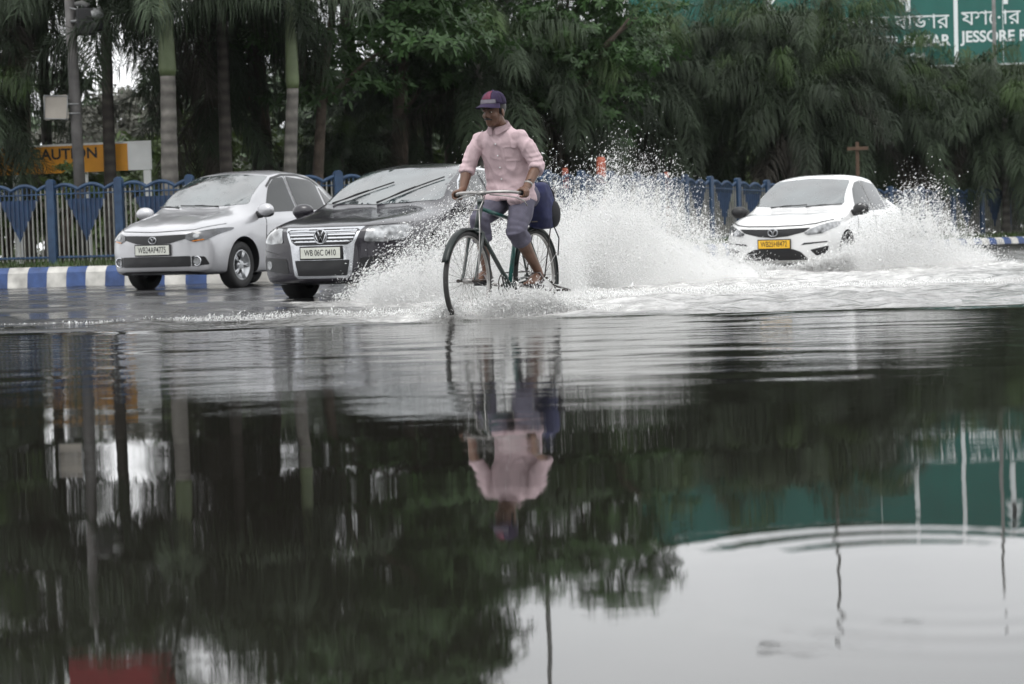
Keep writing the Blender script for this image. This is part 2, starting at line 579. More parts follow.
# grass along the kerb
def grass_strip():
    n = 26000
    i = RNG.integers(0, len(KR) - 1, n); o = 0.27 + RNG.random(n) ** 1.3 * 1.9
    keep = (KR[i, 0] > -14) & (KR[i, 0] < 20)
    i, o = i[keep], o[keep]; n = len(i)
    u = RNG.random(n)[:, None]
    P = KR[i] * (1 - u) + KR[i + 1] * u + KN[i] * o[:, None]
    z = kz(P[:, 0]) - 0.01
    h = RNG.uniform(0.04, 0.16, n); a = RNG.uniform(0, 6.28, n); w = RNG.uniform(0.006, 0.014, n)
    lx, ly = np.cos(a) * h * 0.5, np.sin(a) * h * 0.5
    b = np.stack([P[:, 0], P[:, 1], z], 1)
    s = np.stack([-np.sin(a) * w, np.cos(a) * w, np.zeros(n)], 1)
    v = np.stack([b - s, b + s, b + np.stack([lx, ly, h], 1)], 1).reshape(-1, 3)
    f = np.arange(n * 3).reshape(-1, 3)
    g = npobj('grass', v, f, mat('grass_blade', (0.05, 0.085, 0.022), rough=0.6, var=0.4, vscale=1.5, trans=0.3))
    tag(g, 'short green grass growing behind the striped kerb', 'grass', kind='stuff')
grass_strip()

# ------------------------------------------------------------------ the blue fence
M_FB = mat('fence_blue_paint', (0.013, 0.042, 0.100), rough=0.45, col2=(0.022, 0.054, 0.110), var=0.35, vscale=7, bump=0.001, bscale=60)
M_FN = mat('fence_navy_plate', (0.010, 0.026, 0.066), rough=0.5, var=0.4, vscale=6)
M_FW = mat('fence_pale_paint', (0.20, 0.20, 0.185), rough=0.55, var=0.25, vscale=6)
FP = spline([(-24, 36), (-12, 33.6), (-9, 33.0), (-3.4, 32.0), (0.4, 35.0), (4.4, 42), (8.2, 46.3), (12.2, 50), (18.6, 57), (31, 70)], 900)
FR = resample(FP, 1.17)[:] 
FR = resample(FP[6:], 1.17)
fence = thing('fence', 'blue painted iron fence with wavy top rail and pale bars behind the striped kerb', 'fence', (FR[0][0], FR[0][1], 0))
F0 = Vector((FR[0][0], FR[0][1], 0))
def fz(x): return 0.33 - 0.30 * float(smooth(2, 10, np.float64(x)))
def fence_build():
    nb = len(FR) - 1
    for i in range(nb + 1):
        p = Vector((FR[i][0], FR[i][1], fz(FR[i][0]))) - F0
        if not (-15 < FR[i][0] < 20): continue
        q = FR[min(nb, i + 1)] - FR[max(0, i - 1)]
        rz = Matrix.Rotation(math.atan2(q[1], q[0]), 3, 'Z')
        bm = bmesh.new()
        box(bm, p + Vector((0, 0, 0.60)), (0.135, 0.11, 1.36), rz, 0.012)
        # rounded head of the post
        mm = Matrix.Translation(p + Vector((0, 0, 1.27))) @ rz.to_4x4() @ Matrix.Rotation(math.pi / 2, 4, 'X') @ Matrix.Translation((0, 0, -0.056))
        lathe(bm, [(0, 0), (0.066, 0), (0.069, 0.01), (0.069, 0.10), (0.066, 0.112), (0, 0.112)], 20, mm)
        obj('post', bm, M_FB, fence, smooth_=False)
        if i == nb or not (-15 < FR[i + 1][0] < 20): continue
        a = Vector((FR[i][0], FR[i][1], fz(FR[i][0]))) - F0
        b = Vector((FR[i + 1][0], FR[i + 1][1], fz(FR[i + 1][0]))) - F0
        d = b - a
        def P(t, z, off=0.0):
            c = a + d * t
            nn = Vector((-d.y, d.x, 0)).normalized()
            return Vector((c.x, c.y, c.z)) + nn * off + Vector((0, 0, z))
        def wave(t):
            return 1.16 + 0.085 * abs(math.sin(math.pi * (t * 2.5))) ** 0.8
        bm = bmesh.new(); nbar = 13
        tube(bm, [P(t, wave(t)) for t in np.linspace(0.05, 0.95, 30)], (0.030, 0.022), 8)
        tube(bm, [P(0.05, 0.10), P(0.95, 0.10)], 0.022, 6)
        tube(bm, [P(0.05, 1.10), P(0.95, 1.10)], 0.014, 6)
        cut = []
        for k in range(nbar):
            t = 0.09 + 0.82 * k / (nbar - 1)
            tri = 1.16 - 0.80 * max(0.0, 1 - abs(t - 0.5) / 0.34)      # blue down to here
            top = wave(t)
            tri = min(top - 0.02, tri)
            cut.append((t, tri, top))
            tube(bm, [P(t, tri + 0.001), P(t, top)], 0.0128, 6)
        # flat blue triangle riveted behind the bars
        vs = [P(0.20, 1.02, 0.010), P(0.80, 1.02, 0.010), P(0.5, 0.36, 0.010)]
        ws = [v + (P(0, 0, 0.006) - P(0, 0, 0)) for v in vs]
        A = [bm.verts.new(v) for v in vs]; B = [bm.verts.new(v) for v in ws]
        bm.faces.new(A); bm.faces.new(B[::-1])
        for k in range(3): bm.faces.new((A[k], B[k], B[(k + 1) % 3], A[(k + 1) % 3]))
        for f in list(bm.faces)[-5:]: f.material_index = 2
        nf = len(bm.faces)
        for t, tri, top in cut:
            if tri > 0.2: tube(bm, [P(t, 0.04), P(t, tri + 0.002)], 0.0125, 6)
        bm.faces.ensure_lookup_table()
        for f in bm.faces[nf:]: f.material_index = 1
        obj('panel', bm, [M_FB, M_FW, M_FN], fence, smooth_=False)
fence_build()

# ------------------------------------------------------------------ poles, signals, boards
M_GALV = mat('galvanised_steel', (0.23, 0.235, 0.235), rough=0.5, metal=0.5, var=0.2, vscale=5)
M_PALE = mat('pale_concrete', (0.15, 0.15, 0.145), rough=0.8, var=0.2, vscale=4)
M_BLACK = mat('black_plastic', (0.012, 0.012, 0.013), rough=0.45)
M_WHITE = mat('white_paint', (0.70, 0.71, 0.70), rough=0.45, var=0.08, vscale=3)
M_BEIGE = mat('beige_sheet', (0.30, 0.275, 0.24), rough=0.6, var=0.12, vscale=3)
M_YEL = mat('board_yellow', (0.62, 0.27, 0.015), rough=0.5, var=0.12, vscale=3)
M_RED = mat('board_red', (0.20, 0.012, 0.014), rough=0.5, var=0.15, vscale=3)
M_GREEN = mat('sign_green', (0.002, 0.086, 0.069), rough=0.38, var=0.10, vscale=1.2)
M_SWH = mat('sign_white', (0.62, 0.66, 0.66), rough=0.5)

def face_cam(p):
    """Horizontal right, up, normal of a board at p that faces the camera."""
    n = Vector((CP.x - p.x, CP.y - p.y, 0)).normalized()
    return Vector((-n.y, n.x, 0)), Vector((0, 0, 1)), n

# traffic pole on the left with a signal head and a square sign seen from behind
d = 33.25
top = pix(66, -60, d); foot = pix(84, 255, d)
foot.z = 0.3
pole = thing('signal_pole', 'grey steel pole leaning left at the fence, carrying a traffic light', 'pole', foot)
bm = bmesh.new(); tube(bm, [(0, 0, -0.2), (top - foot) * 0.6, top - foot], [0.100, 0.088, 0.078], 16)
obj('pole', bm, mat('weathered_steel', (0.105, 0.10, 0.097), rough=0.6, metal=0.2, var=0.25, vscale=5), pole)
def local_box(name, c, s, material, parent, rz=0.0, bev=0.01, ry=0.0):
    bm = bmesh.new(); box(bm, c, s, Matrix.Rotation(rz, 3, 'Z') @ Matrix.Rotation(ry, 3, 'Y'), bev)
    return obj(name, bm, material, parent, smooth_=False)
tl = pix(86, 22, d - 0.1) - foot
h = local_box('signal_head', tl, (0.30, 0.26, 0.42), M_BLACK, pole, 0.3, 0.02)
for dz in (0.10, -0.10):
    bm = bmesh.new()
    lathe(bm, [(0.085, 0), (0.10, 0.16), (0.092, 0.16), (0.078, 0.01), (0, 0.01)], 20, Matrix.Translation(tl + Vector((0.12, -0.05, dz))) @ Matrix.Rotation(math.radians(75), 4, 'Y'))
    obj('visor', bm, M_GALV if dz > 0 else M_BLACK, h)
bm = bmesh.new(); tube(bm, [tl + Vector((-0.25, 0, 0.02)), tl + Vector((0.02, 0, 0.02))], 0.02, 8); tube(bm, [tl + Vector((-0.26, 0, 0.24)), tl + Vector((0.0, 0, 0.16))], 0.012, 6)
obj('bracket', bm, M_GALV, pole)
bm = bmesh.new(); ee = pix(82, 3, d) - foot
tube(bm, [ee + Vector((-0.16, 0, -0.02)), ee, ee + Vector((0.1, -.02, -0.06))], [0.03, 0.045, 0.05], 10); obj('camera_housing', bm, M_PALE, pole)
# square sign board (its back) on the pole
c = pix(56, 107.5, d - 0.12)
sg = thing('square_sign', 'small square beige sign board seen from behind beside the leaning pole', 'sign', c)
local_box('board', Vector((0, 0, 0)), (0.385, 0.02, 0.385), M_BEIGE, sg, -0.05, 0.004, -0.06)
bm = bmesh.new()
for s_ in (-1, 1):
    tube(bm, [(-0.19, -0.014, 0.185 * s_ + 0.011), (0.19, -0.014, 0.185 * s_ - 0.011)], 0.010, 6)
    tube(bm, [(0.185 * s_ - .011, -0.014, -0.19), (0.185 * s_ + .011, -0.014, 0.19)], 0.010, 6)
obj('frame', bm, M_GALV, sg)
bm = bmesh.new(); tube(bm, [(0.1, 0.012, 0.05), (0.36, 0.05, 0.05)], 0.014, 6); tube(bm, [(0.1, 0.012, -0.1), (0.38, 0.05, -0.1)], 0.014, 6); obj('bracket', bm, M_GALV, sg)

# CAUTION board
d = 36.0
a = pix(-14, 177, d); b = pix(152, 170, d); tl_ = pix(-16, 147.5, d); tr_ = pix(151.5, 143, d)
cb = (a + b + tl_ + tr_) / 4
U = (b - a).normalized(); V = (tr_ - b).normalized(); N_ = U.cross(V).normalized(); V = N_.cross(U)
if N_.y > 0: N_ = -N_
wd, hd = (b - a).length, (tr_ - b).length
board = thing('caution_board', 'yellow and white caution barrier board behind the fence', 'sign', cb)
MB = cp(U, V, N_)
def panel(name, u0, u1, v0, v1, material, parent, off=0.0, th=0.03, MM=MB):
    bm = bmesh.new(); box(bm, ((u0 + u1) / 2, (v0 + v1) / 2, off - th / 2), (u1 - u0, v1 - v0, th), None, 0.0)
    bm.transform(MM)
    return obj(name, bm, material, parent, smooth_=False)
sc_ = wd / 168.0                                     # metres per pixel on this board
panel('board', -wd / 2, wd / 2 - 24 * sc_, -hd / 2, hd / 2, M_YEL, board)
panel('board', wd / 2 - 23.9 * sc_, wd / 2, -hd / 2, hd / 2, M_WHITE, board)
fr = panel('frame', -wd / 2, wd / 2, hd / 2 + 0.001, hd / 2 + 0.035, M_WHITE, board)
text_mesh('lettering', 'CAUTION', 0.26, M_BLACK, board, MB @ Matrix.Translation((-wd / 2 + 80 * sc_, 0.09, 0.004)), sx=1.0, bold=0.006)
bm = bmesh.new()
for k in range(2):                                    # black diamond and chevron at the left end
    r0 = 0.22 - 0.10 * k; r1 = r0 - 0.035
    A = [bm.verts.new((r0 * x, r0 * y, 0)) for x, y in ((1, 0), (0, 1), (-1, 0), (0, -1))]
    B = [bm.verts.new((r1 * x, r1 * y, 0)) for x, y in ((1, 0), (0, 1), (-1, 0), (0, -1))]
    for q in range(4): bm.faces.new((A[q], A[(q + 1) % 4], B[(q + 1) % 4], B[q]))
bm.transform(MB @ Matrix.Translation((-wd / 2 + 34 * sc_, 0, 0.005)))
obj('symbol', bm, M_BLACK, board, smooth_=False)
for px_ in (147, 84, 16):
    q = pix(px_, 172 + (84 - px_) * 0.03, d) - cb
    local_box('leg', Vector((q.x, q.y + 0.03, (0.2 - cb.z + q.z) / 2)), (0.13, 0.05, q.z - (0.2 - cb.z)), M_WHITE, board, 0, 0.005)

# red board high on its own post, out of the frame but mirrored in the water
d = 33.6
q = pix(93, -119, d); q2 = pix(80, 200, d)
rb = thing('red_board', 'red hoarding on a thin pale post above the palms, seen mirrored in the flood water', 'sign', (q2.x, q2.y, 0.2))
local_box('board', Vector((q.x - q2.x, 0, q.z - 0.2)), (1.75, 0.06, 0.62), M_RED, rb, 0.0, 0.01)
bm = bmesh.new(); tube(bm, [(-0.02, 0.09, -0.2), (-0.05, 0.09, q.z + 0.1)], 0.030, 10); obj('post', bm, M_GALV, rb)
bm = bmesh.new(); tube(bm, [(-0.1, 0.06, q.z - .3), (1.1, 0.05, q.z - .3)], 0.02, 8); obj('crossbar', bm, M_GALV, rb)
# dull red banner half hidden among the palms
q = pix(238, 97, 41)
ban = thing('red_banner', 'dull red banner half hidden between hanging palm fronds', 'banner', (q.x, q.y, 0.2))
bm = bmesh.new()
for k in range(13):
    for z_ in (0, 1): bm.verts.new((-0.55 + 1.1 * k / 12, 0.03 * math.sin(k), q.z - 0.35 + 0.32 * z_ + 0.04 * math.sin(k * .26)))
bm.verts.ensure_lookup_table()
for k in range(12): bm.faces.new([bm.verts[j] for j in (2 * k, 2 * k + 2, 2 * k + 3, 2 * k + 1)])
bmesh.ops.solidify(bm, geom=bm.faces[:], thickness=0.006)
obj('cloth', bm, M_RED, ban)
for x_ in (-0.56, 0.56):
    bm = bmesh.new(); tube(bm, [(x_, 0, 0), (x_, 0, q.z)], 0.025, 8); obj('post', bm, M_GALV, ban)

# green gantry sign
d = 60.0
yb = 66
ptL = pix(628, 30, d); ptR = pix(1120, 18, d)
U = Vector((ptR.x - ptL.x, 0, 0)).normalized()
gl, gr_ = ptL.x, ptR.x
gzb = pix(800, 70, d).z; gzt = gzb + 3.48
gs = thing('road_sign', 'large green overhead road sign with white Bengali and English lettering above the palms', 'road sign', ((gl + gr_) / 2, d, 0))
G0 = Vector(((gl + gr_) / 2, d, 0))
MG = Matrix.Translation((0, 0, 0)) @ cp((1, 0, 0), (0, 0, 1), (0, -1, 0))
Wg = gr_ - gl
panel('board', -Wg / 2, Wg / 2, gzb, gzt, M_GREEN, gs, 0.0, 0.06, MG)
panel('border', -Wg / 2 - 0.06, -Wg / 2 - 0.001, gzb - 0.04, gzt + 0.04, M_SWH, gs, 0.0, 0.06, MG)
panel('border', -Wg / 2, Wg / 2, gzt + 0.001, gzt + 0.05, M_SWH, gs, 0.0, 0.06, MG)
panel('border', -Wg / 2, Wg / 2, gzb - 0.05, gzb - 0.001, M_SWH, gs, 0.0, 0.06, MG)
def gu(x, y):
    """Sign-plane coordinates under a pixel."""
    v = _f + CR * ((x - CX) / FPX) - CU * ((y - CY) / FPX)
    t = (d - 0.0) / v.y
    p = CP + v * t
    return p.x - G0.x, p.z
for px_, wpx in ((956, 4.0), (872, 0.5), (1003, 0.5)):
    u, _ = gu(px_, 30)
    panel('divider', u - wpx / 2 / 34, u + wpx / 2 / 34, gzb + 0.002, gzt - 0.002, M_SWH, gs, 0.006, 0.006, MG)
def sign_text(s, x, y, size, align='LEFT', **k):
    u, v = gu(x, y)
    return text_mesh('lettering', s, size * 1.2, M_SWH, gs, MG @ Matrix.Translation((u, v, 0.008)), align=align, **k)
sign_text('JESSORE ROAD', 961.5, 37.5, 0.375, sx=0.96, bold=0.010)
sign_text('\u09af\u09b6\u09cb\u09b0 \u09b0\u09cb\u09a1', 961.5, 19, 0.50, sx=1.0, bold=0.0)
sign_text('NAGER BAZAR', 950, 40.5, 0.375, align='RIGHT', sx=0.96, bold=0.010)
sign_text('\u09a8\u09be\u0997\u09c7\u09b0 \u09ac\u09be\u099c\u09be\u09b0', 949, 21.5, 0.50, align='RIGHT', sx=1.0, bold=0.0)
sign_text('KM', 906, 59, 0.33, bold=0.010)
def arrow(x, y, w, kind):
    u, v = gu(x, y)
    bm = bmesh.new()
    def quad(pts): bm.faces.new([bm.verts.new((u + a, v + b, 0.008)) for a, b in pts])
    a_ = 1
    quad([(-0.066, 0), (0.066, 0), (0.066, 1.4), (-0.066, 1.4)])
    if kind:
        quad([(-0.056, 0.45), (-0.056, 0.25), (-0.36, 0.50), (-0.36, 0.62)])
        quad([(-0.20, 0.22), (-0.10, 0.22), (-0.40, 0.66), (-0.52, 0.66)])
    else:
        quad([(-0.28, 1.0), (0.28, 1.0), (0.02, 1.5), (-0.02, 1.5)])
    bm.transform(MG)
    obj('arrow', bm, M_SWH, gs, smooth_=False)
arrow(908, 12, 1, True); arrow(1005.5, 4, 1, False)
bm = bmesh.new()
u, v = gu(770, 7)
bm.faces.new([bm.verts.new((u + a, v + b, 0.008)) for a, b in ((-0.15, 0.3), (-0.12, -0.2), (-0.02, -0.10), (0.16, -0.2), (0.20, -0.12), (0.03, 0.06), (0.16, 0.2))])
bm.transform(MG); obj('arrow', bm, M_SWH, gs, smooth_=False)
for u in (-Wg / 2 + 0.7, Wg / 2 - 0.9):
    bm = bmesh.new(); tube(bm, [(u, 0.25, 0.0), (u, 0.25, gzt + 0.1)], 0.14, 14); obj('post', bm, M_GALV, gs)
for z_ in (gzb + 0.5, gzt - 0.5):
    bm = bmesh.new(); tube(bm, [(-Wg / 2 + 0.3, 0.15, z_), (Wg / 2 - 0.3, 0.15, z_)], 0.06, 8); obj('crossbar', bm, M_GALV, gs)

# street lamp with two curved arms (its head only shows in the water)
def street_lamp(px_, d, h, arms, label, r=0.075):
    q = pix(px_, 200, d)
    t = thing('street_lamp', label, 'street lamp', (q.x, q.y, 0.0))
    bm = bmesh.new(); tube(bm, [(0, 0, 0), (0, 0, h * .5), (0, 0, h)], [r, r * .85, r * .55], 14); obj('pole', bm, M_PALE, t)
    if arms:
        for s in (-1, 1):
            bm = bmesh.new()
            tube(bm, [(0, 0, h - 0.3), (0.35 * s, 0, h - 0.08), (1.0 * s, 0, h), (1.65 * s, 0, h - 0.08)], 0.032, 8); obj('arm', bm, M_PALE, t)
            bm = bmesh.new(); ellipsoid(bm, (1.85 * s, 0, h - 0.12), (0.32, 0.13, 0.075)); obj('lamp_head', bm, M_GALV, t)
    return t
street_lamp(831, 52.0, 10.5, True, 'tall pale lamp post with two curved arms rising among the palms behind the white car', 0.06)
street_lamp(997, 57.0, 9.8, False, 'slender pale pole crossing the word JESSORE on the green sign', 0.07)
street_lamp(536, 43.0, 11.0, False, 'tall pole hidden behind leafy trees, seen mirrored under the cyclist', 0.07)
# wooden cross-shaped post
q = pix(858, 190, 43)
wp = thing('wooden_post', 'brown wooden cross-shaped post standing behind the white car', 'post', (q.x, q.y, 0.15))
M_WOOD = mat('brown_wood', (0.075, 0.045, 0.028), rough=0.8, var=0.3, vscale=6)
zt = pix(858, 142, 43).z - 0.15
bm = bmesh.new(); box(bm, (0, 0, zt / 2), (0.07, 0.06, zt), None, 0.006); obj('upright', bm, M_WOOD, wp, smooth_=False)
bm = bmesh.new(); box(bm, (0, -0.05, zt - 0.14), (0.44, 0.035, 0.07), None, 0.005); obj('crosspiece', bm, M_WOOD, wp, smooth_=False)
# orange barrier posts glimpsed through the spray
M_OR = mat('orange_plastic', (0.30, 0.075, 0.04), rough=0.5, var=0.2, vscale=5)
for k, (px_, y0, w_, lab) in enumerate(((602, 157, 0.20, 'wide orange traffic post showing above the white spray'), (566, 168, 0.14, 'thin orange traffic post beside the blue bag, above the spray'), (667, 172, 0.12, 'small orange traffic post at the right edge of the spray'))):
    q = pix(px_, 200, 38 + k)
    t = thing('traffic_post', lab, 'traffic post', (q.x, q.y, 0.2))
    zt = pix(px_, y0, 38 + k).z - 0.2
    bm = bmesh.new(); lathe(bm, [(0, 0), (w_ * .9, 0), (w_ * .9, 0.04), (w_ * .5, 0.06), (w_ * .42, zt - 0.05), (w_ * .3, zt), (0, zt)], 18); obj('body', bm, M_OR, t)
    bm = bmesh.new(); lathe(bm, [(w_ * .44, zt * .55), (w_ * .455, zt * .55), (w_ * .455, zt * .72), (w_ * .44, zt * .72)], 18); obj('band', bm, M_WHITE, t)
# dark roadside kiosk behind the fence
q = pix(722, 190, 60)
ks = thing('kiosk', 'dark roadside kiosk with a pale counter behind the fence under the palms', 'kiosk', (q.x, q.y, 0.0))
M_DK = mat('dark_boards', (0.03, 0.028, 0.026), rough=0.8, var=0.3, vscale=4)
local_box('wall', Vector((0, 0.6, 0.95)), (2.3, 1.2, 1.9), M_DK, ks)
local_box('roof', Vector((0, 0.45, 2.05)), (3.0, 1.9, 0.10), M_DK, ks, 0, 0.01, 0.02)
local_box('counter', Vector((-0.35, -0.12, 1.05)), (0.55, 0.22, 0.4), M_PALE, ks)
local_box('counter', Vector((0.65, -0.12, 1.05)), (0.7, 0.22, 0.26), M_PALE, ks)

# ------------------------------------------------------------------ palms
M_FR = mat('palm_frond', (0.028, 0.043, 0.022), rough=0.6, spec=0.3, var=0.45, vscale=1.1, trans=0.2, objrand=0.18)
M_FR2 = mat('palm_frond_fresh', (0.042, 0.072, 0.022), rough=0.6, spec=0.3, var=0.4, vscale=1.1, trans=0.25, objrand=0.18)
M_FR3 = mat('palm_frond_dry', (0.034, 0.030, 0.022), rough=0.7, var=0.4, vscale=1.4, trans=0.15, objrand=0.18)
M_SHAFT = mat('palm_crownshaft', (0.095, 0.122, 0.058), rough=0.5, var=0.25, vscale=3)
def ringed(name, col):
    M = mat(name, col, rough=0.85, var=0.3, vscale=5, bump=0.012, bscale=22)
    t = M.node_tree; b = t.nodes['Principled BSDF']
    tc = t.nodes['Texture Coordinate']
    wv = t.nodes.new('ShaderNodeTexWave'); wv.bands_direction = 'Z'; wv.inputs['Scale'].default_value = 1.6
    wv.inputs['Distortion'].default_value = 1.5; wv.inputs['Detail'].default_value = 2
    t.links.new(tc.outputs['Object'], wv.inputs['Vector'])
    src = b.inputs['Base Color'].links[0].from_socket
    mx = t.nodes.new('ShaderNodeMixRGB'); mx.blend_type = 'MULTIPLY'; mx.inputs[0].default_value = 0.45
    t.links.new(src, mx.inputs[1]); t.links.new(wv.outputs['Color'], mx.inputs[2])
    t.links.new(mx.outputs[0], b.inputs['Base Color'])
    return M
M_PTR = ringed('palm_trunk_grey', (0.155, 0.145, 0.13))
M_PTD = ringed('palm_trunk_dark', (0.06, 0.052, 0.045))
M_BARK = mat('bark', (0.075, 0.058, 0.045), rough=0.9, var=0.4, vscale=6, bump=0.03, bscale=18)

def frond_arrays(rng, L, droop, az, el0, nl=46, wid=0.038, ll=0.52, plume=0.5):
    """One arching frond: rachis strip plus leaflets set round it; returns verts, quads."""
    V, F = [], []
    n = 12
    pts = []
    p = np.zeros(3); el = el0
    hd = np.array([math.cos(az), math.sin(az), 0])
    for k in range(n + 1):
        pts.append(p.copy())
        t = np.array([hd[0] * math.cos(el), hd[1] * math.cos(el), math.sin(el)])
        p = p + t * (L / n)
        el -= droop * (0.5 + 1.2 * k / n) / n
        hd_a = math.atan2(hd[1], hd[0]) + rng.normal(0, 0.02); hd = np.array([math.cos(hd_a), math.sin(hd_a), 0])
    pts = np.array(pts)
    side = np.array([-math.sin(az), math.cos(az), 0])
    # rachis as a three-sided tapering rod
    for k in range(n):
        r0 = 0.026 * (1 - 0.8 * k / n); r1 = 0.026 * (1 - 0.8 * (k + 1) / n)
        b = len(V)
        for q, r in ((pts[k], r0), (pts[k + 1], r1)):
            V += [q + side * r, q - side * r, q + np.array([0, 0, -r * 1.3])]
        F += [(b, b + 1, b + 4, b + 3), (b + 1, b + 2, b + 5, b + 4), (b + 2, b, b + 3, b + 5)]
    for k in range(nl):
        u = 0.12 + 0.88 * (k + rng.random() * .6) / nl
        x = u * n; i = min(n - 1, int(x)); q = pts[i] * (1 - (x - i)) + pts[i + 1] * (x - i)
        T = pts[i + 1] - pts[i]; T /= np.linalg.norm(T)
        up = np.cross(side, T) * -1
        if up[2] < 0: up = -up
        for s in (-1, 1):
            roll = rng.normal(0.0, plume)
            out = side * s * math.cos(roll) + up * math.sin(roll)
            l = ll * (0.55 + 0.9 * math.sin(math.pi * (0.12 + 0.80 * u))) * rng.uniform(0.8, 1.15) * 0.75
            d0 = out * 0.80 + T * 0.62; d0 /= np.linalg.norm(d0)
            m1 = q + d0 * l * 0.5 + np.array([0, 0, -0.03 * l])
            sag = rng.uniform(0.55, 1.05)
            e = m1 + (d0 * 0.5 * (1 - 0.4 * sag) + np.array([0, 0, -0.5 * sag])) * l
            w = np.cross(d0, up); nw = np.linalg.norm(w)
            w = (w / nw if nw > 1e-6 else side) * wid * 0.5
            b = len(V)
            V += [q - w * .5, q + w * .5, m1 + w, m1 - w, e + w * .12, e - w * .12]
            F += [(b, b + 1, b + 2, b + 3), (b + 3, b + 2, b + 4, b + 5)]
    return np.array(V), np.array(F)

def crown_mesh(name, seed, nf, L, elev, droop, plume=0.5, nl=46, ll=0.52, wid=0.038, fresh=0.15, dry=0.12):
    rng = np.random.default_rng(seed)
    Vs, Fs, Ms, off = [], [], [], 0
    for k in range(nf):
        az = k * 2.399 + rng.normal(0, 0.2)
        u = (k + .5) / nf
        el = elev[0] + (elev[1] - elev[0]) * u + rng.normal(0, 0.10)
        dr = droop[0] + (droop[1] - droop[0]) * u + rng.normal(0, 0.12)
        V, F = frond_arrays(rng, L * rng.uniform(0.8, 1.12) * (1.0 if u > .15 else 0.85), dr, az, el, nl, wid, ll, plume)
        V = V + np.array([math.cos(az) * 0.06, math.sin(az) * 0.06, -0.45 * u])
        Vs.append(V); Fs.append(F + off); off += len(V)
        m_ = 1 if u < fresh else (2 if u > 1 - dry else 0)
        Ms.append(np.full(len(F), m_))
    V, F, Mi = np.vstack(Vs), np.vstack(Fs), np.concatenate(Ms)
    o = npobj(name, V, F, [M_FR, M_FR2, M_FR3])
    o.data.polygons.foreach_set('material_index', Mi.astype(np.int32))
    me = o.data
    bpy.data.objects.remove(o)
    return me
# four drooping royal/foxtail crowns (shared mesh data)
CROWN = [crown_mesh('crown', 11, 24, 2.9, (1.15, -0.55), (1.5, 1.1), 0.95, 120, 0.58, 0.019),
         crown_mesh('crown', 12, 26, 2.6, (1.05, -0.75), (1.7, 0.9), 1.05, 120, 0.56, 0.019),
         crown_mesh('crown', 13, 22, 3.1, (1.20, -0.45), (1.7, 1.3), 0.85, 124, 0.60, 0.020),
         crown_mesh('crown', 14, 30, 2.3, (1.2, -0.95), (1.6, 0.7), 1.15, 110, 0.52, 0.019, 0.12, 0.2),
         crown_mesh('crown', 15, 15, 2.7, (1.35, 0.10), (1.1, 1.0), 0.8, 110, 0.55, 0.020, 0.08, 0.0)]

PALM_LABELS = {}
def palm(px_, yc, d, ci, tmat, rad, label, lean=0.0, shaft=0.0, zg=0.25, sc=1.0, rz=None, group='palms along the median'):
    """Palm whose crown centre shows at pixel (px_, yc) at depth d."""
    c = pix(px_, yc, d)
    base = Vector((c.x + lean, c.y, zg))
    H = c.z - zg
    t = thing('palm_tree', label, 'palm tree', base, 0, group)
    bm = bmesh.new()
    n = 14
    pts = [Vector((-lean * (k / n) ** 1.3, 0.02 * math.sin(3 * k), -0.2 + (H - shaft + 0.2) * k / n)) for k in range(n + 1)]
    tube(bm, pts, [rad * (1.35 - 0.35 * min(1, k / 3)) * (1 - 0.22 * k / n) for k in range(n + 1)], 14)
    obj('trunk', bm, tmat, t)
    if shaft:
        bm = bmesh.new(); a = pts[-1]
        tube(bm, [a + Vector((0, 0, -0.02)), a + Vector((0, 0, 0.10)), a + Vector((0, 0, shaft * .6)), a + Vector((0, 0, shaft))], [rad * .80, rad * .92, rad * .72, rad * .5], 14)
        obj('crownshaft', bm, M_SHAFT, t)
    cr = link('crown', CROWN[ci], t, Vector((-lean, 0, H)))
    cr.rotation_euler = (random.uniform(-.06, .06), random.uniform(-.06, .06), random.uniform(0, 6.28) if rz is None else rz)
    cr.scale = (sc, sc, sc * random.uniform(0.95, 1.1))
    return t

# the row on the left
palm(10, -20, 36.4, 1, M_PTD, 0.11, 'dark palm with fronds hanging low at the left edge behind the caution board', 0.15, 0, sc=1.0)
palm(-40, 50, 36.5, 3, M_PTD, 0.11, 'low bushy palm cut by the left edge of the photo', 0, 0)
palm(38, -70, 38.5, 2, M_PTD, 0.11, 'tall dark palm behind the leaning signal pole', 0, 0)
palm(104, -42, 35.6, 0, M_PTD, 0.115, 'palm with a dark trunk standing before the caution board', -0.06, 0)
palm(164, -22, 32.9, 4, M_PTR, 0.155, 'palm with a thick ringed grey trunk and pale green crownshaft behind the silver car', -0.05, 1.55)
palm(221, -25, 35.4, 1, M_PTD, 0.12, 'dark palm with a skirt of hanging fronds left of the green and grey trunk', -0.05, 0)
palm(289, -18, 34.2, 4, M_PTR, 0.125, 'slender palm with grey trunk and long green crownshaft above the two left cars', -0.17, 1.75)
palm(250, -40, 38.5, 3, M_PTD, 0.11, 'shaggy palm between the grey trunks, dead fronds hanging', 0, 0)
palm(340, 150, 38.5, 3, M_PTD, 0.09, 'short foxtail palm above the black car roof', 0, 0, sc=0.62)
palm(372, 100, 41, 1, M_PTD, 0.09, 'short foxtail palm beside the brown leafy tree trunk', 0, 0, sc=0.8)
palm(-22, 96, 34.4, 1, M_PTD, 0.10, 'low palm whose fronds hide the left end of the caution board', 0, 0, sc=0.72)
palm(210, 78, 37.5, 3, M_PTD, 0.10, 'low dark palm with hanging skirt between the ringed grey palm and the red banner', 0, 0, sc=0.85)
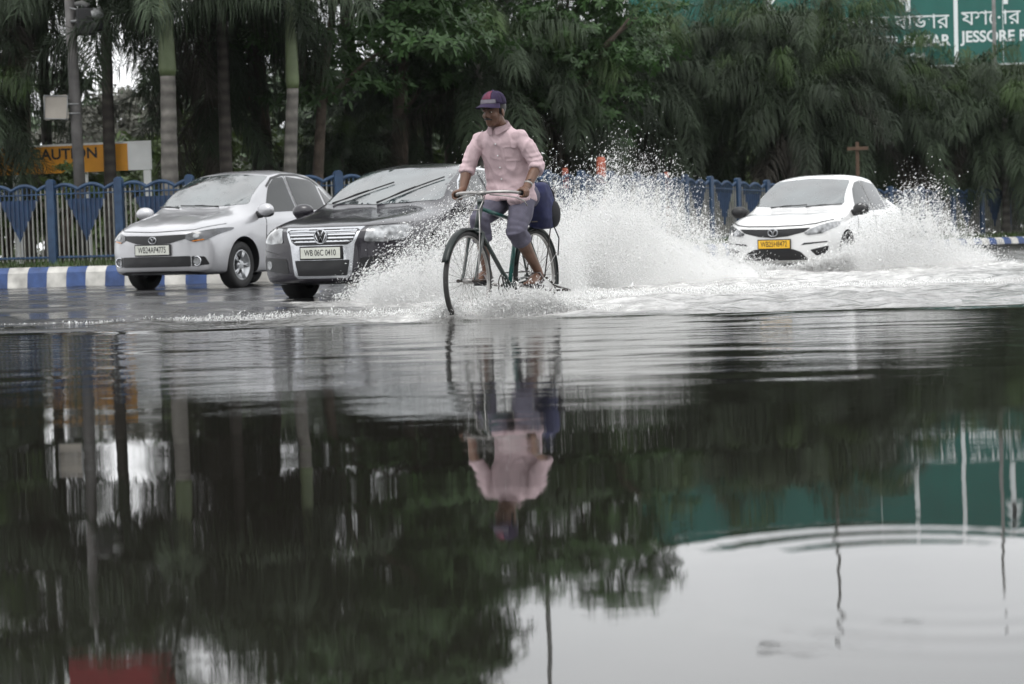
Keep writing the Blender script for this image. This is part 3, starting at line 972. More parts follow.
# centre, behind the cyclist
lab = ['grey green foxtail palm directly behind the head of the cyclist', 'foxtail palm with long plumes left of the cyclist', 'foxtail palm with plumes right of the cyclist',
       'tall foxtail palm above the cyclist, brushing the leafy tree', 'foxtail palm behind the white spray', 'tall foxtail palm at the left end of the green sign']
palm(478, 62, 40, 2, M_PTR, 0.10, lab[0], 0, 0)
palm(425, 50, 43, 0, M_PTR, 0.10, lab[1], 0, 0)
palm(555, 78, 41, 1, M_PTD, 0.10, lab[2], 0, 0)
palm(505, -15, 46, 2, M_PTR, 0.10, lab[3], 0, 0)
palm(612, 88, 46, 3, M_PTD, 0.10, lab[4], 0, 0, sc=1.15)
palm(642, 66, 48, 1, M_PTD, 0.10, lab[5], 0, 0)
# the dense right-hand row under the sign
RIGHT = [(668, 60, 47, 2), (700, 34, 48.5, 0), (742, 44, 47, 1), (782, 30, 48, 2), (806, 58, 46.5, 0), (838, 24, 49, 1), (790, 98, 45.5, 3), (858, 74, 47, 2), (885, 66, 48, 0), (912, 88, 47, 1), (945, 84, 48.5, 2), (975, 66, 48, 0), (1005, 84, 47, 1), (1040, 70, 48, 2), (1070, 90, 50, 0), (660, 120, 46.5, 3)]
POS = ['first palm right of the spray', 'palm under the left part of the green sign', 'palm with plumes above the spray', 'palm touching the arrow at the left of the sign', 'drooping palm above the white car roof', 'tall palm left of the Bengali lettering', 'low bushy palm just above the white car', 'palm beside the pale lamp post', 'palm below the word BAZAR', 'palm under the letters KM', 'palm below the sign divider', 'palm just under the word JESSORE', 'palm at the lower right corner of the sign', 'palm cut by the right edge of the photo', 'far palm outside the right edge', 'low palm rising behind the right edge of the tall spray']
for k, ((x_, y_, d_, c_), l_) in enumerate(zip(RIGHT, POS)):
    palm(x_, y_ + (34 if x_ > 875 else (26 if x_ < 720 else (8 if x_ < 850 else 20))), d_ + (2.5 if x_ > 850 else 1), c_, M_PTR if k % 3 == 0 else M_PTD, 0.10, l_ + ', dark drooping fronds', random.uniform(-.15, .15), 0, zg=0.1, sc=random.uniform(0.92, 1.1))

# ------------------------------------------------------------------ broadleaf trees
M_LF = mat('broad_leaf', (0.036, 0.078, 0.022), rough=0.5, spec=0.4, var=0.45, vscale=1.3, trans=0.28, objrand=0.12)
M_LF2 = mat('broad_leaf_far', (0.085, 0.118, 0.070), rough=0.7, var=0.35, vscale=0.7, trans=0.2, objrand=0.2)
M_LF5 = mat('broad_leaf_shaded', (0.035, 0.048, 0.030), rough=0.7, var=0.35, vscale=0.8, trans=0.2, objrand=0.2)  # darker copy of the far leaf: shade from the palms put into its colour
M_LF3 = mat('shrub_leaf_greyish', (0.105, 0.105, 0.085), rough=0.7, var=0.35, vscale=0.9, trans=0.1, objrand=0.1)
M_LF4 = mat('shrub_leaf_bright', (0.075, 0.115, 0.030), rough=0.5, var=0.4, vscale=1.2, trans=0.25, objrand=0.1)

def whorl_arrays(rng, pts, ups, nleaf, ll, wl):
    """A whorl of folded leaves at each point."""
    n = len(pts)
    a0 = rng.uniform(0, 6.28, n)
    V, F = [], []
    up = ups / np.linalg.norm(ups, axis=1)[:, None]
    ref = np.where(np.abs(up[:, 2:3]) < 0.9, np.array([[0, 0, 1.0]]), np.array([[1.0, 0, 0]]))
    e1 = np.cross(up, ref); e1 /= np.linalg.norm(e1, axis=1)[:, None]
    e2 = np.cross(up, e1)
    off = 0
    for j in range(nleaf):
        a = a0 + 2 * math.pi * j / nleaf + rng.normal(0, 0.25, n)
        tilt = rng.uniform(-0.35, 0.75, n)
        d = (e1 * np.cos(a)[:, None] + e2 * np.sin(a)[:, None]) * np.cos(tilt)[:, None] + up * np.sin(tilt)[:, None]
        w = np.cross(d, up); w /= np.maximum(np.linalg.norm(w, axis=1), 1e-6)[:, None]
        l = (ll * rng.uniform(0.65, 1.2, n))[:, None]
        q = pts + d * 0.02
        m_ = pts + d * l * 0.55 - np.array([0, 0, 0.02]) * l
        e = pts + d * l - np.array([[0, 0, 0.22]]) * l * rng.uniform(0.2, 1.4, n)[:, None]
        ww = w * wl * 0.5
        V.append(np.stack([q - ww * .3, q + ww * .3, m_ + ww, m_ - ww, e + ww * .15, e - ww * .15], 1).reshape(-1, 3))
        b = off + np.arange(n)[:, None] * 6
        F.append(np.concatenate([b + np.array([[0, 1, 2, 3]]), b + np.array([[3, 2, 4, 5]])]))
        off += n * 6
    return np.vstack(V), np.vstack(F)

def leafy_mesh(name, seed, R, nclump, nwh, nleaf, ll, wl, material, shape=1.0):
    """Crown of leaf whorls gathered in clumps scattered through an uneven volume."""
    rng = np.random.default_rng(seed)
    P, U = [], []
    for _ in range(nclump):
        v = rng.normal(size=3); v /= np.linalg.norm(v)
        c = v * np.array(R) * rng.uniform(0.35, 1.0) ** 0.6
        r = rng.uniform(0.20, 0.36) * min(R) * 1.25
        w = rng.normal(size=(nwh, 3)); w /= np.linalg.norm(w, axis=1)[:, None]
        w[:, 2] = np.where(w[:, 2] < -0.2, -w[:, 2] * .5, w[:, 2])
        P.append(c + w * r * np.array([1.25, 1.25, 0.7]) * rng.uniform(0.5, 1.05, (nwh, 1)))
        U.append(w + np.array([0, 0, 0.5]))
    V, F = whorl_arrays(rng, np.vstack(P), np.vstack(U), nleaf, ll, wl)
    o = npobj(name, V, F, material); me = o.data; bpy.data.objects.remove(o)
    return me
LEAFY = [leafy_mesh('crown', 21, (2.3, 1.9, 2.2), 60, 34, 7, 0.165, 0.055, M_LF),
         leafy_mesh('crown', 22, (1.6, 1.5, 2.5), 54, 34, 7, 0.165, 0.055, M_LF)]
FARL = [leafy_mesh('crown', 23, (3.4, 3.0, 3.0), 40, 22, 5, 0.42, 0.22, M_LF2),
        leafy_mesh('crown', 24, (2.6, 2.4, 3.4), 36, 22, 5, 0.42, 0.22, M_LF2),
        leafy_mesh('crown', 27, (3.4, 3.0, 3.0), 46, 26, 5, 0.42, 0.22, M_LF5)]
SHRUB = [leafy_mesh('foliage', 25, (1.3, 1.1, 0.9), 22, 22, 5, 0.17, 0.075, M_LF4),
         leafy_mesh('foliage', 26, (1.6, 1.2, 0.9), 24, 22, 5, 0.15, 0.07, M_LF3)]

def leafy(px_, yc, d, me, label, zg=0.2, tr=0.16, sc=1.0, trunk_px=None, squash=1.0, group=None, cat='tree', name='leafy_tree', tm=None):
    c = pix(px_, yc, d)
    bx = pix(trunk_px, 180, d).x if trunk_px else c.x
    H = c.z - zg
    t = thing(name, label, cat, (bx, c.y, zg), 0, group)
    dx = c.x - bx
    bm = bmesh.new()
    tube(bm, [(0, 0, -0.2), (0.02, 0, H * 0.3), (dx * .25, 0.03, H * 0.62), (dx * .8, 0, H * 1.0)], [tr * 1.3, tr, tr * .85, tr * .45], 12)
    rr = random.Random(int(px_ * 7 + d))
    for k in range(6):
        a = k * 1.1 + rr.random(); z0 = H * (0.55 + 0.07 * k); x0 = dx * (0.2 + .1 * k)
        L = rr.uniform(0.8, 1.6) * sc
        tube(bm, [(x0, 0, z0), (x0 + math.cos(a) * L * .5, math.sin(a) * L * .5, z0 + L * .45), (x0 + math.cos(a) * L, math.sin(a) * L, z0 + L * .8)], [tr * .5, tr * .35, tr * .15], 8)
    obj('trunk', bm, tm or M_BARK, t)
    cr = link('crown', me, t, Vector((dx, 0, H)))
    cr.rotation_euler = (0, 0, rr.uniform(0, 6.28)); cr.scale = (sc, sc, sc * squash)
    return t
leafy(345, -25, 36.5, LEAFY[0], 'big leafy tree with a thin dark forked trunk over the two left cars', trunk_px=316, tr=0.10, sc=1.12)
leafy(412, -5, 39.5, LEAFY[1], 'broadleaf tree with a straight brown trunk left of the cyclist', trunk_px=398, tr=0.17, sc=0.95)
leafy(585, 45, 40.5, LEAFY[1], 'bright green broadleaf tree right of the cyclist, in front of the sign end', trunk_px=590, tr=0.13, sc=0.88)
leafy(562, 4, 42, LEAFY[0], 'wide leafy tree high above the cyclist', trunk_px=560, tr=0.13, sc=0.95)
leafy(440, -45, 44, LEAFY[1], 'leafy tree rising highest in the middle behind the foxtail palms', trunk_px=450, tr=0.13, sc=1.0)

leafy(235, -150, 40, LEAFY[0], 'tall leafy tree whose crown rises over the palms at left', trunk_px=262, tr=0.16, sc=1.2)
leafy(335, -175, 42, LEAFY[0], 'tallest leafy tree, crown above the frame over the dark car', trunk_px=352, tr=0.16, sc=1.3)
leafy(398, -130, 43, LEAFY[1], 'tall leafy tree with its crown above the frame left of the cyclist', trunk_px=410, tr=0.15, sc=1.1)
leafy(30, -150, 42, LEAFY[0], 'tall leafy tree above the left edge behind the signal pole', trunk_px=20, tr=0.16, sc=1.1)
# distant greenery seen through the gaps on the left, and the dark belt that closes the right
FAR = [(20, 120, 64, 0, 'far hazy green tree behind the caution board, at the left edge'), (85, 145, 70, 1, 'far rounded tree seen between the signal pole and the dark palm trunk'),
       (140, 128, 78, 0, 'far round green tree under the small gap of sky'), (205, 120, 66, 1, 'far green tree behind the ringed grey palm'), (262, 128, 68, 0, 'far green tree between the grey trunks above the silver car'),
       (330, 135, 64, 1, 'far green tree behind the forked dark trunk'), (415, 150, 66, 0, 'far green tree left of the cyclist'), (480, 120, 70, 1, 'far green tree behind the cyclist'),
       (560, 130, 68, 0, 'far green tree behind the blue bag and spray'), (640, 120, 70, 1, 'far dark tree behind the tall spray'), (715, 120, 72, 0, 'far dark tree behind the kiosk'), (785, 115, 74, 1, 'far dark tree above the white car'),
       (860, 125, 72, 0, 'far dark tree behind the wooden post'), (930, 125, 74, 1, 'far dark tree above the right-hand spray'), (1000, 120, 72, 0, 'far dark tree above the far fence'), (1070, 115, 74, 1, 'far dark tree outside the right edge')]
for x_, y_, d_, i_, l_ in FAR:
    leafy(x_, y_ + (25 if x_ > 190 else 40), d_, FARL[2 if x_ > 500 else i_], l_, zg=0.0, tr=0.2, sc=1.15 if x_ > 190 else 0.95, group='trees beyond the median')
for k, (bx, by, sc_, i_) in enumerate([(-26, -16, 1.3, 0), (-17, -19, 1.5, 1), (-8, -15, 1.2, 2), (1, -20, 1.5, 0), (9, -16, 1.3, 1), (18, -18, 1.5, 2), (27, -15, 1.3, 0)]):  # unseen row added for its dark reflection in the car fronts
    t = thing('leafy_tree', 'unseen tree added behind the viewer to darken the reflections in the car fronts', 'tree', (bx, by, 0), 0, 'added trees behind the viewer')
    bm = bmesh.new(); tube(bm, [(0, 0, -.2), (.05, 0, 2.0), (0, .1, 4.2)], [.26, .2, .12], 10); obj('trunk', bm, M_BARK, t)
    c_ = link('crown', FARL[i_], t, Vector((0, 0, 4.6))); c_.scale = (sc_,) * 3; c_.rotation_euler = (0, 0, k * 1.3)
def shrub(px_, yc, d, i, label, sc=1.0, zg=0.15):
    c = pix(px_, yc, d)
    t = thing('shrub', label, 'shrub', (c.x, c.y, zg), 0, 'shrubs behind the fence')
    bm = bmesh.new()
    for k in range(5):
        a = k * 1.26; tube(bm, [(0, 0, -.1), (math.cos(a) * .15, math.sin(a) * .15, max(.2, (c.z - zg) * .6)), (math.cos(a) * .5, math.sin(a) * .5, max(.3, c.z - zg))], [.03, .025, .012], 6)
    obj('stem', bm, M_BARK, t)
    f = link('foliage', SHRUB[i], t, Vector((0, 0, max(0.3, c.z - zg)))); f.scale = (sc, sc, sc); f.rotation_euler = (0, 0, random.uniform(0, 6.28))
for x_, y_, d_, i_, s_, l_ in [(60, 186, 34.6, 0, .40, 'green shrub in front of the caution board'), (55, 195, 38, 0, .9, 'green shrub under the caution board'), (5, 195, 37, 0, .9, 'dark green shrub at the left edge under the board'), (140, 140, 52, 1, 1.6, 'greyish flowering shrub above the white end of the caution board'),
       (105, 150, 54, 1, 1.4, 'greyish shrub behind the dark palm trunk'), (195, 165, 44, 0, 1.2, 'bright shrub right of the ringed grey palm'), (215, 188, 42, 0, 1.0, 'low shrub above the silver car roof'),
       (262, 165, 45, 0, 1.3, 'green shrub above the rear of the silver car'), (330, 172, 44, 0, 1.0, 'green shrub beside the forked dark trunk'), (362, 175, 42, 0, .9, 'green shrub above the black car roof'), (425, 170, 46, 0, 1.2, 'green shrub left of the pink sleeve of the cyclist'),
       (450, 200, 46, 0, 1.2, 'shrub hidden behind the cyclist'), (30, 215, 47, 0, 1.5, 'broad shrub seen through the fence at the left edge'), (80, 212, 49, 1, 1.5, 'greyish shrub seen through the fence by the signal pole'), (120, 205, 46, 0, 1.5, 'broad shrub seen through the fence left of the silver car'), (175, 205, 48, 0, 1.5, 'shrub hidden behind the silver car bonnet'), (235, 205, 48, 1, 1.5, 'greyish shrub hidden behind the silver car roof'), (300, 205, 47, 0, 1.5, 'shrub between the two left cars'), (590, 185, 50, 0, 1.2, 'shrub behind the orange traffic post'), (655, 190, 52, 0, 1.4, 'dark shrub left of the kiosk'), (790, 180, 56, 0, 1.5, 'dark shrub behind the white car'), (900, 180, 60, 0, 1.6, 'dark shrub behind the right-hand spray'), (985, 185, 64, 0, 1.6, 'dark shrub behind the far fence')]:
    shrub(x_, y_, d_, i_, l_, s_)

# ------------------------------------------------------------------ cars
def paint(name, col, metal=0.0, rough=0.3, coat=1.0, dirt=0.06):
    M = mat(name, col, rough=rough, metal=metal, coat=coat, var=dirt, vscale=1.6)
    t = M.node_tree; b = t.nodes['Principled BSDF']
    tc = t.nodes['Texture Coordinate']
    # rain beads on the coat
    vo = t.nodes.new('ShaderNodeTexVoronoi'); vo.inputs['Scale'].default_value = 70
    t.links.new(tc.outputs['Object'], vo.inputs['Vector'])
    mr = t.nodes.new('ShaderNodeMapRange'); mr.inputs['From Min'].default_value = 0.0; mr.inputs['From Max'].default_value = 0.30
    mr.inputs['To Min'].default_value = 1.0; mr.inputs['To Max'].default_value = 0.0
    t.links.new(vo.outputs['Distance'], mr.inputs['Value'])
    bp = t.nodes.new('ShaderNodeBump'); bp.inputs['Strength'].default_value = 0.2; bp.inputs['Distance'].default_value = 0.0008
    t.links.new(mr.outputs[0], bp.inputs['Height'])
    t.links.new(bp.outputs[0], b.inputs['Coat Normal']); t.links.new(bp.outputs[0], b.inputs['Normal'])
    return M
P_SILVER = paint('paint_silver', (0.40, 0.40, 0.415), 0.45, 0.33, 1.0)
P_PLUM = paint('paint_dark_plum', (0.011, 0.009, 0.014), 0.0, 0.22, 0.5)
P_WHITE = paint('paint_white', (0.62, 0.62, 0.615), 0.0, 0.35)
M_GLASS = mat('car_glass', (0.020, 0.030, 0.032), rough=0.03, spec=0.9, ior=2.1, var=0.6, vscale=2.2, bump=0.004, bscale=5)
M_SGLASS = mat('car_side_glass', (0.012, 0.014, 0.014), rough=0.03, spec=0.5, ior=1.48, bump=0.003, bscale=4)
M_TRIM = mat('black_trim', (0.010, 0.010, 0.011), rough=0.42)
M_GRILLE = mat('grille_black', (0.006, 0.006, 0.007), rough=0.35)
M_CHROME = mat('chrome', (0.52, 0.53, 0.55), rough=0.20, metal=1.0)
M_LENS = mat('headlight_lens', (0.22, 0.225, 0.23), rough=0.10, metal=0.45, coat=1.0, var=0.75, vscale=11)
M_LENSD = mat('headlight_smoked', (0.040, 0.042, 0.048), rough=0.08, metal=0.1, coat=1.0, var=0.6, vscale=8)
M_TYRE = mat('tyre_rubber', (0.014, 0.014, 0.014), rough=0.7, bump=0.002, bscale=60)
M_RIM = mat('alloy_rim', (0.42, 0.43, 0.44), rough=0.32, metal=0.9, var=0.15, vscale=9)
M_PLW = mat('plate_white', (0.52, 0.53, 0.48), rough=0.5, var=0.08, vscale=8)
M_PLY = mat('plate_yellow', (0.66, 0.38, 0.02), rough=0.5, var=0.08, vscale=8)
M_BADGE = mat('badge_metal', (0.40, 0.41, 0.43), rough=0.3, metal=0.9)
M_ORL = mat('indicator_amber', (0.45, 0.15, 0.02), rough=0.15, coat=1.0)

def _smear():
    # rain film on the glass: clear and beaded patches
    t = M_GLASS.node_tree; b = t.nodes['Principled BSDF']
    tc = t.nodes['Texture Coordinate']
    n = t.nodes.new('ShaderNodeTexNoise'); n.inputs['Scale'].default_value = 7; n.inputs['Detail'].default_value = 8; n.inputs['Roughness'].default_value = .7
    t.links.new(tc.outputs['Object'], n.inputs['Vector'])
    m = t.nodes.new('ShaderNodeMapRange'); m.inputs['From Min'].default_value = .42; m.inputs['From Max'].default_value = .66
    m.inputs['To Min'].default_value = .015; m.inputs['To Max'].default_value = .38
    t.links.new(n.outputs['Fac'], m.inputs['Value']); t.links.new(m.outputs[0], b.inputs['Roughness'])
_smear()
def pchip(xk, yk, x):
    """Monotone cubic interpolation."""
    xk, yk = np.asarray(xk, float), np.asarray(yk, float)
    h = np.diff(xk); d = np.diff(yk) / h
    m_ = np.zeros(len(xk)); m_[0], m_[-1] = d[0], d[-1]
    for i in range(1, len(xk) - 1):
        if d[i - 1] * d[i] > 0:
            w1, w2 = 2 * h[i] + h[i - 1], h[i] + 2 * h[i - 1]
            m_[i] = (w1 + w2) / (w1 / d[i - 1] + w2 / d[i])
    i = np.clip(np.searchsorted(xk, x) - 1, 0, len(xk) - 2)
    t = (x - xk[i]) / h[i]
    return ((1 + 2 * t) * (1 - t) ** 2 * yk[i] + t * (1 - t) ** 2 * h[i] * m_[i] + t * t * (3 - 2 * t) * yk[i + 1] + t * t * (t - 1) * h[i] * m_[i + 1])

def car_surface(S):
    """Body as one closed skin, nose at x = 0, tail at x = L."""
    st = np.array(S['st'], float)     # x, zb, zs, zt, w, wr
    L = S['L']
    xs = np.concatenate([np.linspace(st[0, 0], 0.6, 34), np.linspace(0.62, L - 0.5, 96), np.linspace(L - 0.48, st[-1, 0], 22)])
    cols = [pchip(st[:, 0], st[:, k], xs) for k in range(1, 6)]
    rings = []
    for x, zb, zs, zt, w, wr in zip(xs, *cols):
        h = zt - zs
        c = float(smooth(0.10, 0.34, np.float64(h)))
        ws = 0.955 * w
        pts = [(0, zb), (.55 * w, zb), (.88 * w, zb + .01), (.965 * w, zb + .07), (w, zb + .45 * (zs - zb)), (.992 * w, zs - .10), (ws, zs)]
        for t in (0.28, 0.58, 0.86):
            ca = (ws + (wr - ws) * (t / 0.86), zs + h * t * 0.99)
            ang = t * math.pi / 2
            ho = (ws * (1 - 0.45 * t ** 1.5) , zs + h * math.sin(ang))
            pts.append((ca[0] * c + ho[0] * (1 - c), ca[1] * c + ho[1] * (1 - c)))
        pts += [((wr * .86) * c + ws * .42 * (1 - c), zt - .028 * c - .008), ((wr * .5) * c + ws * .25 * (1 - c), zt - .006), (0, zt)]
        r = spline(pts, 56)
        r[0, 0] = 0; r[-1, 0] = 0
        rings.append(r)
    zc = S.get('zc', 0.46)
    def capped(R, sign, bulge):
        out = []
        for k in range(1, 9):
            a = k / 9 * math.pi / 2
            s = math.cos(a) ** 0.55
            q = R.copy(); q[:, 0] *= s; q[:, 1] = zc + (q[:, 1] - zc) * s
            out.append((sign * bulge * math.sin(a), q))
        return out
    allr = [(xs[0] + dx, q) for dx, q in capped(rings[0], -1, 0.045)][::-1] + list(zip(xs, rings)) + [(xs[-1] + dx, q) for dx, q in capped(rings[-1], 1, 0.05)]
    wmax = st[:, 4].max()
    V = []
    def bend(x, y):
        t = abs(y) / wmax
        fx = max(0, 1 - x / 1.0); rx = max(0, (x - (L - 0.9)) / 0.9)
        return x + S['nose'] * t ** 2.6 * min(1.05, fx) - S['tail'] * t ** 2.6 * min(1.05, rx)
    for x, q in allr:
        full = [(y, z) for y, z in q] + [(-y, z) for y, z in q[-2:0:-1]]
        V += [(bend(x, y), y, z) for y, z in full]
    n = len(full); k = len(allr)
    F = []
    for a in range(k - 1):
        for b in range(n):
            F.append((a * n + b, a * n + (b + 1) % n, (a + 1) * n + (b + 1) % n, (a + 1) * n + b))
    bm = bmesh.new()
    vs = [bm.verts.new(v) for v in V]
    for f in F: bm.faces.new([vs[i] for i in f])
    bm.faces.new([vs[i] for i in range(n)]); bm.faces.new([vs[(k - 1) * n + i] for i in range(n)][::-1])
    bmesh.ops.recalc_face_normals(bm, faces=bm.faces)
    return bm

class Skin:
    """Drapes 2-D outlines over a body: parts with crisp edges that follow its surface."""
    def __init__(self, bm):
        self.t = BVHTree.FromBMesh(bm)
    def hit(self, view, a, b):
        if view == 'front': o, d = Vector((-2, a, b)), Vector((1, 0, 0))
        elif view == 'left': o, d = Vector((a, 3, b)), Vector((0, -1, 0))
        elif view == 'right': o, d = Vector((a, -3, b)), Vector((0, 1, 0))
        else: o, d = Vector((a, b, 4)), Vector((0, 0, -1))
        p, n, _, _ = self.t.ray_cast(o, d)
        if p is None: return None, None
        if n.dot(d) > 0: n = -n
        return p, n
    def patch(self, name, poly, view, material, parent, off=0.004, step=0.035, thick=0.02, hole=None):
        def dens(P):
            out = []
            for i in range(len(P)):
                a, b = Vector(P[i]), Vector(P[(i + 1) % len(P)])
                m_ = max(1, int((b - a).length / step))
                out += [a + (b - a) * (k / m_) for k in range(m_)]
            return out
        B = dens(poly)
        pts = list(B); edges = [(i, (i + 1) % len(B)) for i in range(len(B))]
        if hole:
            H = dens(hole[::-1]); o = len(pts); pts += H
            edges += [(o + i, o + (i + 1) % len(H)) for i in range(len(H))]
        P2 = np.array(poly)
        lo, hi = P2.min(0), P2.max(0)
        def inside(p, Q):
            c = False; j = len(Q) - 1
            for i in range(len(Q)):
                if (Q[i][1] > p[1]) != (Q[j][1] > p[1]) and p[0] < (Q[j][0] - Q[i][0]) * (p[1] - Q[i][1]) / (Q[j][1] - Q[i][1]) + Q[i][0]: c = not c
                j = i
            return c
        for gx in np.arange(lo[0] + step / 2, hi[0], step):
            for gy in np.arange(lo[1] + step / 2, hi[1], step):
                p = (gx, gy)
                if inside(p, poly) and not (hole and inside(p, hole)) and min((Vector(p) - b).length for b in pts[:len(edges)]) > step * .4:
                    pts.append(Vector(p))
        res = delaunay_2d_cdt([Vector(p) for p in pts], edges, [], 0, 1e-5)
        co, fc = res[0], res[2]
        bm = bmesh.new()
        tv, bv, dead = [], [], set()
        for i, c in enumerate(co):
            p, n = self.hit(view, c[0], c[1])
            if p is None: dead.add(i); tv.append(None); bv.append(None); continue
            tv.append(bm.verts.new(p + n * off)); bv.append(bm.verts.new(p - n * thick))
        cnt = {}
        keep = []
        for f in fc:
            ctr = sum((co[i] for i in f), Vector((0, 0))) / len(f)
            if any(i in dead for i in f) or not inside(ctr, poly) or (hole and inside(ctr, hole)): continue
            keep.append(f)
            for a, b in zip(f, f[1:] + f[:1] if isinstance(f, list) else tuple(f[1:]) + (f[0],)):
                cnt[(a, b)] = cnt.get((a, b), 0) + 1
        for f in keep:
            try:
                bm.faces.new([tv[i] for i in f])
                for a, b in zip(f, list(f[1:]) + [f[0]]):
                    if (b, a) not in cnt:
                        bm.faces.new((tv[b], tv[a], bv[a], bv[b]))
            except ValueError: pass
        for v in list(bm.verts):
            if not v.link_faces: bm.verts.remove(v)
        bmesh.ops.recalc_face_normals(bm, faces=bm.faces)
        me = bpy.data.meshes.new(name); bm.to_mesh(me); bm.free()
        me.materials.append(material)
        me.polygons.foreach_set('use_smooth', [True] * len(me.polygons))
        if hasattr(me, 'set_sharp_from_angle'): me.set_sharp_from_angle(angle=math.radians(40))
        return link(name, me, parent)
    def strip(self, name, line, view, w, material, parent, off=0.003, thick=0.004):
        """A narrow band along a 2-D polyline."""
        L_ = [Vector(p) for p in line]
        up, dn = [], []
        for i, p in enumerate(L_):
            d = (L_[min(i + 1, len(L_) - 1)] - L_[max(i - 1, 0)]).normalized(); q = Vector((-d.y, d.x)) * w / 2
            up.append(tuple(p + q)); dn.append(tuple(p - q))
        return self.patch(name, up + dn[::-1], view, material, parent, off, 0.05, thick)

def round_poly(P, r=0.04, n=4):
    out = []
    for i in range(len(P)):
        a, b, c = Vector(P[i - 1]), Vector(P[i]), Vector(P[(i + 1) % len(P)])
        ra = min(r, (a - b).length * .45); rc = min(r, (c - b).length * .45)
        p, q = b + (a - b).normalized() * ra, b + (c - b).normalized() * rc
        for k in range(n + 1):
            t = k / n
            out.append(tuple(p * (1 - t) ** 2 + b * 2 * t * (1 - t) + q * t * t))
    return out
def sym(P):
    """Close a half outline (y >= 0, from the centre line out and back) by mirroring."""
    return P + [(-a, b) for a, b in P[::-1] if a > 1e-6]

def wheel(parent, x, y, r, wid, spokes, steer=0.0):
    """Wheel with tyre and spoked rim; outer face toward sign(y)."""
    s = 1 if y > 0 else -1
    M = Matrix.Translation((x, y, r)) @ Matrix.Rotation(steer, 4, 'Z') @ Matrix.Rotation(-s * math.pi / 2, 4, 'X')
    w = thing('wheel', None, None); w.parent = parent
    ri = r * 0.64
    bm = bmesh.new()
    lathe(bm, [(ri, -wid * .5), (r * .9, -wid * .5), (r * .975, -wid * .42), (r, -wid * .25), (r, wid * .25), (r * .975, wid * .42), (r * .9, wid * .5), (ri, wid * .48), (ri - .012, wid * .40), (ri - .012, -wid * .3), (ri, -wid * .5)], 40, M)
    obj('tyre', bm, M_TYRE, w)
    bm = bmesh.new()
    lathe(bm, [(ri, wid * .46), (ri - .006, wid * .485), (ri - .020, wid * .46), (ri - .03, wid * .15), (0.02, wid * .1), (0, wid * .1)], 40, M)
    for k in range(spokes):
        for dd in (-0.10, 0.10):
            a = 2 * math.pi * k / spokes
            A = Vector((math.cos(a) * .05, math.sin(a) * .05, wid * .36)); Bv = Vector((math.cos(a + dd) * (ri - .008), math.sin(a + dd) * (ri - .008), wid * .43))
            tube(bm, [M @ A, M @ Bv], [(0.011, 0.02), (0.011, 0.017)], 6)
    lathe(bm, [(0.066, wid * .2), (0.066, wid * .40), (0.05, wid * .43), (0, wid * .43)], 18, M)
    obj('rim', bm, M_RIM, w)
    bm = bmesh.new(); lathe(bm, [(ri - .032, wid * .12), (ri - .05, wid * .135), (0.07, wid * .135), (0.07, wid * .12)], 30, M)
    obj('brake_disc', bm, M_TRIM, w)
    return w

